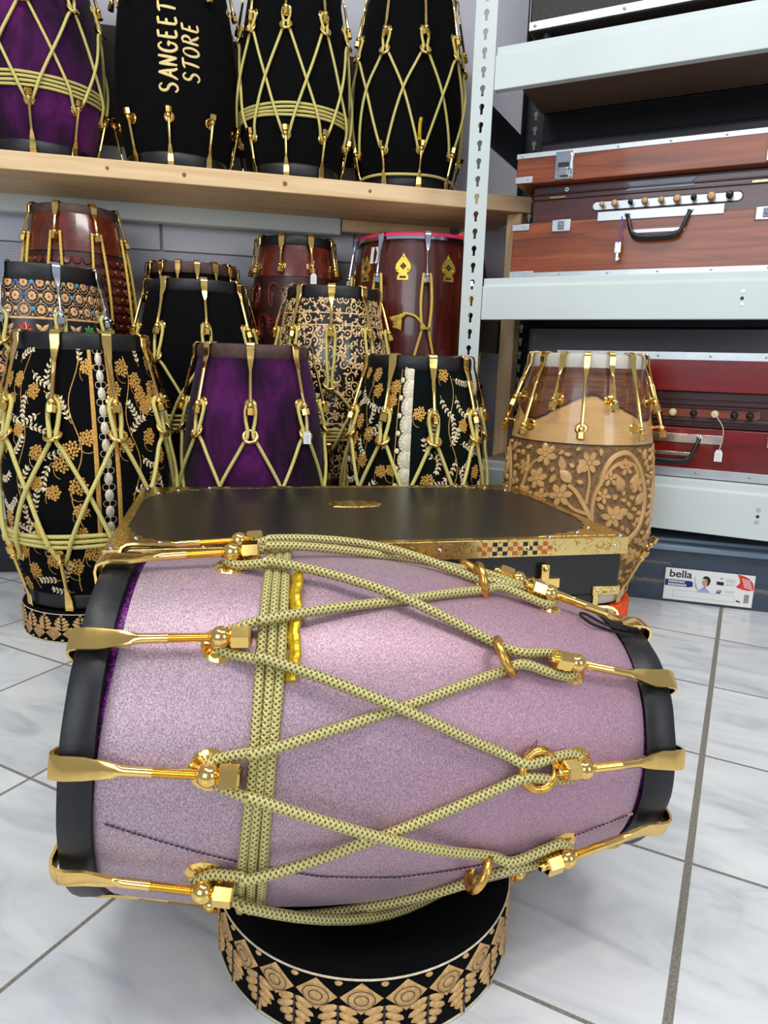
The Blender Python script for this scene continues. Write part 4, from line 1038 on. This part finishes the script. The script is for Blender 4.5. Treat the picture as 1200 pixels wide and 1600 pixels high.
def post(x0, y, sidex, name='post', mat='steel_white', front=True):
    mb = MB(); z = 0.0; pit = .0376
    k = 0
    while z < 1.72: key_cell(mb, x0, x0 + .050, z, z + pit, x0 + .025, z + pit / 2, y); z += pit; k += 1
    y2 = y + (.045 if front else -.045)
    xs = x0 if sidex < 0 else x0 + .05
    mb.add([(xs, y, 0), (xs, y2, 0), (xs, y2, z), (xs, y, z)], [(0, 1, 2, 3)])
    o = mb.build(name, M[mat], rk, smooth=0)
    s = o.modifiers.new('thick', 'SOLIDIFY'); s.thickness = .0022; s.offset = 0
    return o
post(-.029, -.0015, -1, 'front_post'); post(.96, -.0015, 1, 'front_post')
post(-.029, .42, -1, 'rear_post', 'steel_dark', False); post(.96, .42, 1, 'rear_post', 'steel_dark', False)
def beam(x0, x1, z0, z1, name, y0=0., front=True, m='steel_white', d=.03):
    mb = MB(); s = 1 if front else -1
    pr = [(0, z0), (0, z1 - .019), (.006, z1 - .016), (.006, z1), (d, z1), (d, z1 - .012), (.010, z1 - .016), (.004, z0 + .004), (d * .7, z0 + .003), (d * .7, z0)]
    n = len(pr); vs = [(x, y0 + s * a, z) for x in (x0, x1) for a, z in pr]
    mb.add(vs, [(i, (i + 1) % n, n + (i + 1) % n, n + i) for i in range(n)] + [tuple(range(n))[::-1], tuple(n + i for i in range(n))])
    return mb.build(name, M[m], rk, smooth=0, bevel=.0015)
for z0, z1 in ((1.106, 1.194), (.6145, .708), (.168, .281)):
    b = beam(.0215, .959, z0, z1, 'front_beam')
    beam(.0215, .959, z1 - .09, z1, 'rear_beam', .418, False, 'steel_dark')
    MB().box(.022, .958, .031, .385, z1 - .020, z1 - .004).build('shelf_board', M['chipboard'], rk)
    for x0 in (-.026, .955): MB().box(x0, x0 + .003, .05, .38, z1 - .165, z1 - .075).build('side_tie', M['steel_dark'], rk)
mb = MB()
for x, z, r, k in ((.570, .655, .0034, 0), (.570, .668, .004, 1), (.571, .643, .004, 1), (.652, .232, .0045, 1), (.652, .218, .0034, 0), (.652, .206, .0045, 1)):
    mb.lathe([(.0004, .0006), (r, .0004), (r, 0)], 14, mi=1 - k, mat=Matrix(((1, 0, 0, x), (0, 0, -1, -.0003), (0, 1, 0, z), (0, 0, 0, 1))))
ck = Pat(lambda a, z, h: (a, -.0004 - h * .2, z)); ck.stroke([(.690, .240), (.688, .228), (.686, .218), (.692, .208), (.697, .204)], .005, .0016, .0004, 1)
mb.add(ck.v, ck.f, 1)
mb.build('beam_fixings', [M['alu'], M['ink']], rk)

# ------------------------------------------------------------------ harmoniums on the rack
def xz(m, x, y, z): return Matrix(((1, 0, 0, x), (0, 0, -1, y), (0, 1, 0, z), (0, 0, 0, 1)))
def harmonium(label, y, u0, u1, z0, za, zb, zc, wm, m_in, knobs, hx0, hx1, brass, plate_top, kz, big_latch, kfx):
    h = empty('harmonium', label, 'harmonium'); h.matrix_world = RK @ Matrix.Translation((0, y, 0))
    dp = .27; e = .010 if not brass else .016
    MB().box(u0, u1, 0, dp, z0, za).build('base_box', M[wm], h, bevel=.002)
    MB().box(u0 + .035, u1 - .035, .028, dp - .01, za + .0002, zb - .0002).build('keyboard_body', M[m_in], h, bevel=.002)
    MB().box(u0, u1, -.001, dp, zb, zc).build('lid', M[wm], h, bevel=.002)
    mb = MB()
    for z, s in ((z0, 1), (zc, -1)):
        zz0, zz1 = (z - .0003, z + e * 1.25) if s > 0 else (z - e, z + .0004)
        for x0, x1 in ((u0 - .0012, u1 + .0012),): mb.box(x0, x1, -.0022, .0003, zz0, zz1).box(x0, x0 + .0015, .0003, dp, zz0, zz1).box(x1 - .0015, x1, .0003, dp, zz0, zz1)
        zt = z - .0003 if s > 0 else z - .001
        mb.box(u0 - .0012, u1 + .0012, -.002, .014, zt, zt + .0015)
    x = u0 + .012
    while x < u1:
        for z in (z0 + e * .7, zc - e * .5): mb.lathe([(.0028, 0), (.002, .0014), (.0003, .002)], 10, mat=xz(0, x, -.0022, z))
        x += .104
    mb.build('edge_strip', M['alu'], h, bevel=.0005)
    if not brass:
        for x0, x1, zz in ((u0 - .0015, u0 + .038, zb + .002), (u0 - .0015, u0 + .038, za - .016), (u0 - .0015, u0 + .055, z0 + .002), (u1 - .038, u1 + .0015, zb + .002), (u1 - .038, u1 + .0015, za - .016)):
            mb = MB().box(x0, x1, -.0032, -.0005, zz, zz + .014); mb.lathe([(.0026, 0), (.002, .0014), (.0003, .002)], 8, mat=xz(0, (x0 + x1) / 2 + .01, -.0032, zz + .007))
            mb.build('corner_plate', M['alu'], h, bevel=.004)
    # stop knobs in a slot
    x0, x1 = kfx
    mb = MB(); n = 12; r = .0095
    pts = [(x0 + r + r * cos(a), kz + r * sin(a)) for a in [pi / 2 + pi * i / n for i in range(n + 1)]] + [(x1 - r + r * cos(a), kz + r * sin(a)) for a in [-pi / 2 + pi * i / n for i in range(n + 1)]]
    k = len(pts); mb.add([(a, .0272, z) for a, z in pts] + [(a, .0282, z) for a, z in pts], [tuple(range(k))[::-1]] + [(i, (i + 1) % k, k + (i + 1) % k, k + i) for i in range(k)])
    mb.tube([(a, .0272, z) for a, z in pts], .0016, 6, 1, closed=True)
    mb.build('stop_slot', [M['alu'] if not brass else M['rosewood'], M[m_in]], h, smooth=30)
    for kx_, mt, r in knobs:
        kn = MB().lathe([(.0028, -.002), (.0028, .010), (r * .8, .012), (r, .016), (r, .019), (r * .7, .024), (.0004, .0255)], 16, mat=xz(0, kx_, .0282, kz))
        kn.build('stop_knob', M[mt], h)
    mb = MB()   # mouldings and ledge lines
    for z in (zb - .02, za + (.006 if brass else .052)): mb.box(u0 + .034, u1 - .034, .0235, .028, z, z + .003)
    if brass: mb.box(u0 + .034, u1 - .034, .018, .028, za + .014, za + .020).box(u0 + .034, u1 - .034, .022, .028, kz + .016, kz + .018)
    mb.build('moulding', M[m_in], h, bevel=.001)
    # handle
    hm = M['chrome'] if brass else M['alu']
    pm = MB().box(hx0, hx1, -.0035, .0005, plate_top - .019, plate_top)
    pm.box((hx0 + hx1) / 2 - .055, (hx0 + hx1) / 2 + .055, -.003, .0, plate_top - .048, plate_top - .040)
    hp = pm.build('handle_plate', hm, h, bevel=.0008)
    c = (hx0 + hx1) / 2; a = .062
    pts = [(c - a, -.006, plate_top - .010), (c - a + .004, -.012, plate_top - .022), (c - a * .82, -.016, plate_top - .044), (c - a * .66, -.017, plate_top - .056), (c - a * .4, -.017, plate_top - .060), (c, -.017, plate_top - .0605), (c + a * .4, -.017, plate_top - .060), (c + a * .66, -.017, plate_top - .056), (c + a * .82, -.016, plate_top - .044), (c + a - .004, -.012, plate_top - .022), (c + a, -.006, plate_top - .010)]
    q = catmull(pts, 4); mb = MB().tube(q, [(.0048 if 10 < i < len(q) - 11 else .0038, .0075 if 10 < i < len(q) - 11 else .0045) for i in range(len(q))], 10)
    mb.build('handle', M['black_plastic'], h, smooth=60)
    for s in (-1, 1): MB().lathe([(.0065, 0), (.005, .003), (.0003, .0045)], 12, mat=xz(0, c + s * a, -.0035, plate_top - .009)).build('handle_screw', hm, hp)
    return h, c
kn = []
for i, x in enumerate((.270, .297, .330, .359, .392, .423, .455, .488, .522)):
    kn.append((x, ('wood_knob', 'wood_knob', 'black_plastic', 'wood_knob', 'wood_knob', 'wood_knob', 'black_plastic', 'wood_knob', 'black_plastic')[i], (.0055, .0072, .0055, .0070, .0065, .0078, .0062, .0085, .0075)[i]))
hb, hc = harmonium('varnished brown wooden portable harmonium case on the middle shelf of the steel rack', .030, .077, .705, .7085, .829, .912, .976, 'rosewood', 'dark_mahogany', kn, .266, .516, False, .842, .861, True, (.247, .546))
def latch(h, x, z0, z1):
    mb = MB().box(x - .020, x + .020, -.005, -.0022, z0, z1).box(x - .016, x + .016, -.010, -.005, z0 + .020, z1 - .004).box(x - .010, x + .010, -.014, -.010, z0 + .006, z0 + .022)
    for s in (-1, 1): mb.lathe([(.0026, 0), (.002, .0014), (.0003, .002)], 8, mat=xz(0, x + s * .016, -.005, z0 + .006))
    o = mb.build('latch', M['chrome'], h, bevel=.0018)
    MB().box(x - .012, x + .012, -.0112, -.0099, z0 + .024, z0 + .033).build('slot', M['ink'], o)
latch(hb, .185, .915, .972); latch(hb, .60, .915, .972)
for x in (.188, .594):
    o = MB().box(x - .021, x + .021, -.0045, -.0005, .806, .832).build('lock_plate', M['alu'], hb, bevel=.003)
    MB().box(x - .007, x + .007, -.008, -.0045, .811, .828).lathe([(.004, 0), (.003, .001), (.0003, .001)], 10, mat=xz(0, x, -.008, .819)).build('lock', M['steel_grey'], o, bevel=.001)
mb = MB(); z = .896; q = [(.315, z + .009), (.325, z), (.315, z - .009), (.455, z - .009), (.447, z), (.458, z + .009)]
mb.add([(x, .0255, zz) for x, zz in q] + [(x, .0279, zz) for x, zz in q], [(0, 1, 2, 3, 4, 5)] + [(i, 6 + i, 6 + (i + 1) % 6, (i + 1) % 6) for i in range(6)]); mb.build('ribbon_plate', M['steel_grey'], hb)
for a_, b_ in ((.15, .185), (.56, .64)): MB().box(a_, b_, .0265, .0279, .8835, .8875).build('brass_hinge', M['gold'], hb)
MB().box(.186, .1862, -.003, .0, .9, .9002).lathe([(.0055, 0), (.0045, .002), (.002, .002), (.0018, .0005)], 12, mat=xz(0, .188, .026, .900)).build('key_escutcheon', M['alu'], hb)
kr = [(.409, 'ivory', .0078), (.433, 'black_plastic', .0072), (.461, 'ivory', .0085), (.503, 'black_plastic', .0075), (.545, 'ivory', .0085), (.583, 'black_plastic', .0078), (.613, 'black_plastic', .0078), (.40 - .03, 'black_plastic', .0078)]
hr, hc2 = harmonium('lacquered red portable harmonium case on the lowest shelf, behind the carved drum', .040, .20, .76, .2815, .389, .467, .549, 'red_wood', 'dark_mahogany', kr, .355, .565, True, .376, .4205, False, (.34, .635))
for x in (.668,):
    for zz, s in ((.498, 1), (.368, 0)):
        o = MB().box(x - .018, x + .018, -.005, .0, zz - .010, zz + .012).build('lock_plate', M['gold'], hr, bevel=.0015)
        MB().box(x - .010, x + .008, -.0075, -.005, zz - .006, zz + .006).build('lock', M['ink'], o)
# black case on the top shelf
tcs = empty('equipment_case', 'black textured case with aluminium edge on the top shelf of the rack', 'case'); tcs.matrix_world = RK @ Matrix.Translation((.081, .046, 1.228))
MB().box(0, .62, 0, .3, .0, .30).build('case_body', plain('black_tolex', srgb(44, 42, 40), .6, 0, 200, .5, .8, 500), tcs, bevel=.003)
mb = MB().box(-.002, .622, -.003, .0, .002, .020).box(-.002, -.0, 0, .3, .002, .02).box(-.002, .0, -.003, .02, .02, .3)
for x in (.03, .57):
    for y in (.03, .26): MB().lathe([(.014, -.0375), (.016, 0)], 16, caps=True, mat=Matrix.Translation((x, y, 0))).build('rubber_foot', M['black_plastic'], tcs)
for x in (.012, .20, .40): mb.lathe([(.004, 0), (.003, .002), (.0003, .003)], 10, mat=xz(0, x, -.003, .011))
mb.build('edge_strip', M['alu'], tcs, bevel=.001)

# keys and price tags (hang free)
def price_tag(label, p_, hang, rotz, size=.022, lead=None, group=None):
    t = empty('price_tag', label, 'price tag', p_, rotz)
    s = size; w_ = s * .42
    mb = MB(); q = [(-w_, -s), (w_, -s), (w_, s * .05), (w_ * .55, s * .4), (-w_ * .55, s * .4), (-w_, s * .05)]
    mb.add([(x, -.0006, z) for x, z in q] + [(x, .0006, z) for x, z in q], [(0, 1, 2, 3, 4, 5), (11, 10, 9, 8, 7, 6)] + [(i, 6 + i, 6 + (i + 1) % 6, (i + 1) % 6) for i in range(6)])
    mb.build('tag_card', M['card'], t)
    pt_ = Pat(lambda a, z, h: (a, -.0008 - h * .3, z)); rr = random.Random(int(size * 1e5) + len(label))
    for r_ in range(4):
        z = -.1 * s - r_ * s * .22
        pt_.stroke([(-w_ * .6 + i * w_ * 1.1 / 9, z + rr.uniform(-.06, .06) * s) for i in range(10)], .0006, .0006, .0005)
    pt_.build('handwriting', M['grey_ink'], t, smooth=0)
    mb = MB().tube(catmull([(0, -.0008, s * .25)] + hang, 5), .0009, 6); mb.build('tag_string', M['cream'], t, smooth=80)
    return t
def at_y(px, py, Y):
    d_ = F + R2 * ((px - 600) / FPX) - U2 * ((py - 800) / FPX); return Vector((0, 0, H)) + d_ * (Y / d_.y)
q = at_y(480, 680, 1.272)
price_tag('white price tag hanging from the cord of the purple drum behind the case', q, [(-.002, .003, .03), (-.006, .012, .055), (-.014, .022, .075)], 0, .016)
q = at_y(37, 548, 1.385)
price_tag('white price tag hanging from the mosaic drum at the left edge', q, [(.0, .006, .02), (.002, .012, .04), (-.002, .02, .055)], 0, .014)
q = at_y(490, 432, 1.875)
price_tag('white price tag hanging on the glossy swirl-carved drum', q, [(-.002, .005, .022), (.0, .012, .04)], 0, .0185)
q = RK @ Vector((.563, .030, .340))
price_tag('white price tag hanging from the ivory knob of the red harmonium', q, [(.004, -.004, .03), (.002, -.004, .055), (-.012, .006, .075), (-.018, .012, .083)], A27, .018)
q = at_y(101, 558, 1.405)
ky_ = empty('key', 'small silver key and tag hanging from the handle of the brown harmonium', 'key'); ky_.matrix_world = RK @ Matrix.Translation((.318, .009, .765))
mb = MB().box(-.0065, .0065, -.0008, .0008, -.012, .010).box(-.003, .003, -.0006, .0006, -.028, -.012).box(-.0005, .0055, -.0006, .0006, -.026, -.022)
mb.build('key_blade', M['chrome'], ky_, bevel=.0006)
MB().tube(catmull([(0, 0, .008), (.003, .0, .02), (.0, 0, .034), (.004, .001, .048), (.002, .003, .062)], 5), .0014, 6).build('key_string', plain('violet_string', srgb(90, 80, 170), .7), ky_, smooth=80)

# ------------------------------------------------------------------ storage box under the rack
bx_ = empty('storage_box', 'clear plastic storage box with a printed label on the floor under the rack', 'storage box', (.556, 1.531, 0), radians(-16))
t_ = .003; BW, BD, BH = .46, .32, .118
mb = MB().box(0, BW, 0, t_, .0, BH).box(0, BW, BD - t_, BD, 0, BH).box(0, t_, t_, BD - t_, 0, BH).box(BW - t_, BW, t_, BD - t_, 0, BH).box(t_, BW - t_, t_, BD - t_, 0, t_)
mb.build('box_body', M['clear'], bx_)
MB().box(-.006, BW + .006, -.006, BD + .006, BH + .0005, BH + .014).box(.02, BW - .02, .02, BD - .02, BH + .014, BH + .024).build('box_lid', M['lid_plastic'], bx_, bevel=.003)
mb = MB(); mb.box(.010, BW - .01, .010, BD - .02, .0035, .052).box(.015, BW - .02, .014, BD - .03, .055, .098)
fo = mb.build('folded_cloth', M['denim'], None, bevel=.004); fo.matrix_world = Matrix.Translation((.556, 1.531, 0)) @ Matrix.Rotation(radians(-16), 4, 'Z')
tag(fo, 'folded dark blue-grey cloth with gold braid inside the clear plastic box', 'cloth')
mb = MB()
pz = Pat(lambda a, z, h: (a, .0096 - h, z))
for z in (.042,): pz.stroke([(.012 + i * .01, z + .0015 * (i % 2)) for i in range(44)], .008, .008, .0012)
for i in range(12): pz.stroke(arc(.02 + i * .006, .080, .008, .3, 2.6, 6), .003, .003, .0012)
for i in range(60): pz.leaf(.012 + i * .0072, .034, 1.2, .006, .003, .0012)
o = pz.build('gold_braid', M['tan_thread'], fo)
MB().box(.012, .018, -.0012, 0, .0, BH).build('corner_rib', M['clear'], bx_)
# printed label
lb = Pat(lambda a, z, h: (a, -.0022 - h * .25, z))
L0, L1, Z0, Z1 = .083, .2655, .006, .079
LW, LH = L1 - L0, Z1 - Z0
def lp(x, z): return (L0 + x * LW, Z0 + z * LH)
MB().box(L0, L1, -.0018, -.0004, Z0, Z1).build('label_card', M['card'], bx_, bevel=.0006)
pr = MB()
def flat(pts, mi, y=-.0020): pr.add([(lp(x, z)[0], y, lp(x, z)[1]) for x, z in pts], [tuple(range(len(pts)))], mi)
flat([(.005, .44), (.28, .44), (.325, .47), (.325, .60), (.30, .64), (.005, .64)], 1)
flat([(.80, 1.)] + [(.80 + .195 * cos(t), .62 + .37 * sin(t)) for t in [radians(80 - 9 * i) for i in range(10)]] + [(.995, .55), (.95, .52), (.87, .54), (.80, .60), (.84, .74), (.83, .86)], 2)
for x0, x1, z0, z1 in ((.11, .80, .315, .322), (.11, .80, .115, .122)): flat([(x0, z0), (x1, z0), (x1, z1), (x0, z1)], 5)
for x0, x1 in ((.11, .113), (.797, .80)): flat([(x0, .118), (x1, .118), (x1, .318), (x0, .318)], 5)
for i in range(9): flat([(.905 + i * .006, .13), (.905 + i * .006 + (.003 if i % 3 else .0042), .13), (.905 + i * .006 + (.003 if i % 3 else .0042), .40), (.905 + i * .006, .40)], 0)
# woman with dark hair and pale blue top
flat([(.395, .33), (.41, .42), (.435, .47), (.46, .48), (.49, .44), (.53, .33)], 4)
flat([(.445, .46), (.47, .46), (.475, .56), (.445, .55)], 3)
flat([(.455 + .033 * cos(t), .64 + .10 * sin(t)) for t in [2 * pi * i / 12 for i in range(12)]], 3, -.0021)
flat([(.42, .74), (.44, .83), (.47, .85), (.505, .80), (.52, .70), (.505, .58), (.48, .52), (.485, .64), (.475, .74), (.44, .76)], 0, -.0022)
flat([(.385, .33), (.40, .33), (.375, .48), (.362, .47)], 3); flat([(.345, .46), (.368, .46), (.368, .56), (.345, .56)], 4); flat([(.352, .56), (.360, .56), (.335, .80), (.33, .79)], 5)
flat([(.585, .62), (.665, .60), (.665, .71), (.585, .72)], 0); flat([(.61, .82), (.64, .80), (.66, .84)], 0)
flat([(.585, .36), (.63, .37), (.66, .42), (.64, .47), (.60, .45)], 5); flat([(.59, .35), (.635, .34), (.65, .40), (.60, .38)], 0)
for i, z in enumerate((.80, .76, .72, .66, .62, .44, .40)): flat([(.69, z), (.78 + .02 * (i % 2), z), (.78 + .02 * (i % 2), z + .012), (.69, z + .012)], 5)
flat([(.82, .14), (.85, .14), (.85, .19), (.82, .19)], 1); flat([(.85, .12), (.87, .12), (.87, .17), (.85, .17)], 2)
rr = random.Random(3)
for row, z in enumerate((.585, .49)):
    x = .045
    while x < .235:
        ww = rr.uniform(.010, .018); flat([(x, z - .03), (x + ww, z - .03), (x + ww, z + .035), (x, z + .03)], 6, -.0022); x += ww + .006
for i in range(4):
    for j in range(5):
        x, z = .86 + j * .019 + i * .010, .84 - i * .075 - j * .012
        if x < .975: flat([(x, z), (x + .012, z - .008), (x + .012, z + .04), (x, z + .045)], 6, -.0022)
pr.build('label_print', [M['ink'], M['blue_ink'], M['red_ink'], M['skin_ink'], M['lightblue_ink'], M['grey_ink'], M['card']], bx_, smooth=0)
tx = bpy.data.curves.new('bella', 'FONT'); tx.body = 'bella'; tx.size = .0235; tx.extrude = .0001; tx.offset = .00035; tx.space_character = .98
to = bpy.data.objects.new('t', tx); COL.objects.link(to); bpy.context.view_layer.update()
me = bpy.data.meshes.new_from_object(to); bpy.data.objects.remove(to)
me.materials.clear(); me.materials.append(M['ink'])
o = link('label_lettering', me, bx_, loc=(lp(.045, .74)[0], -.0021, lp(.045, .73)[1]), rot=(pi / 2, 0, 0)); o.scale = (1.12, 1, 1)
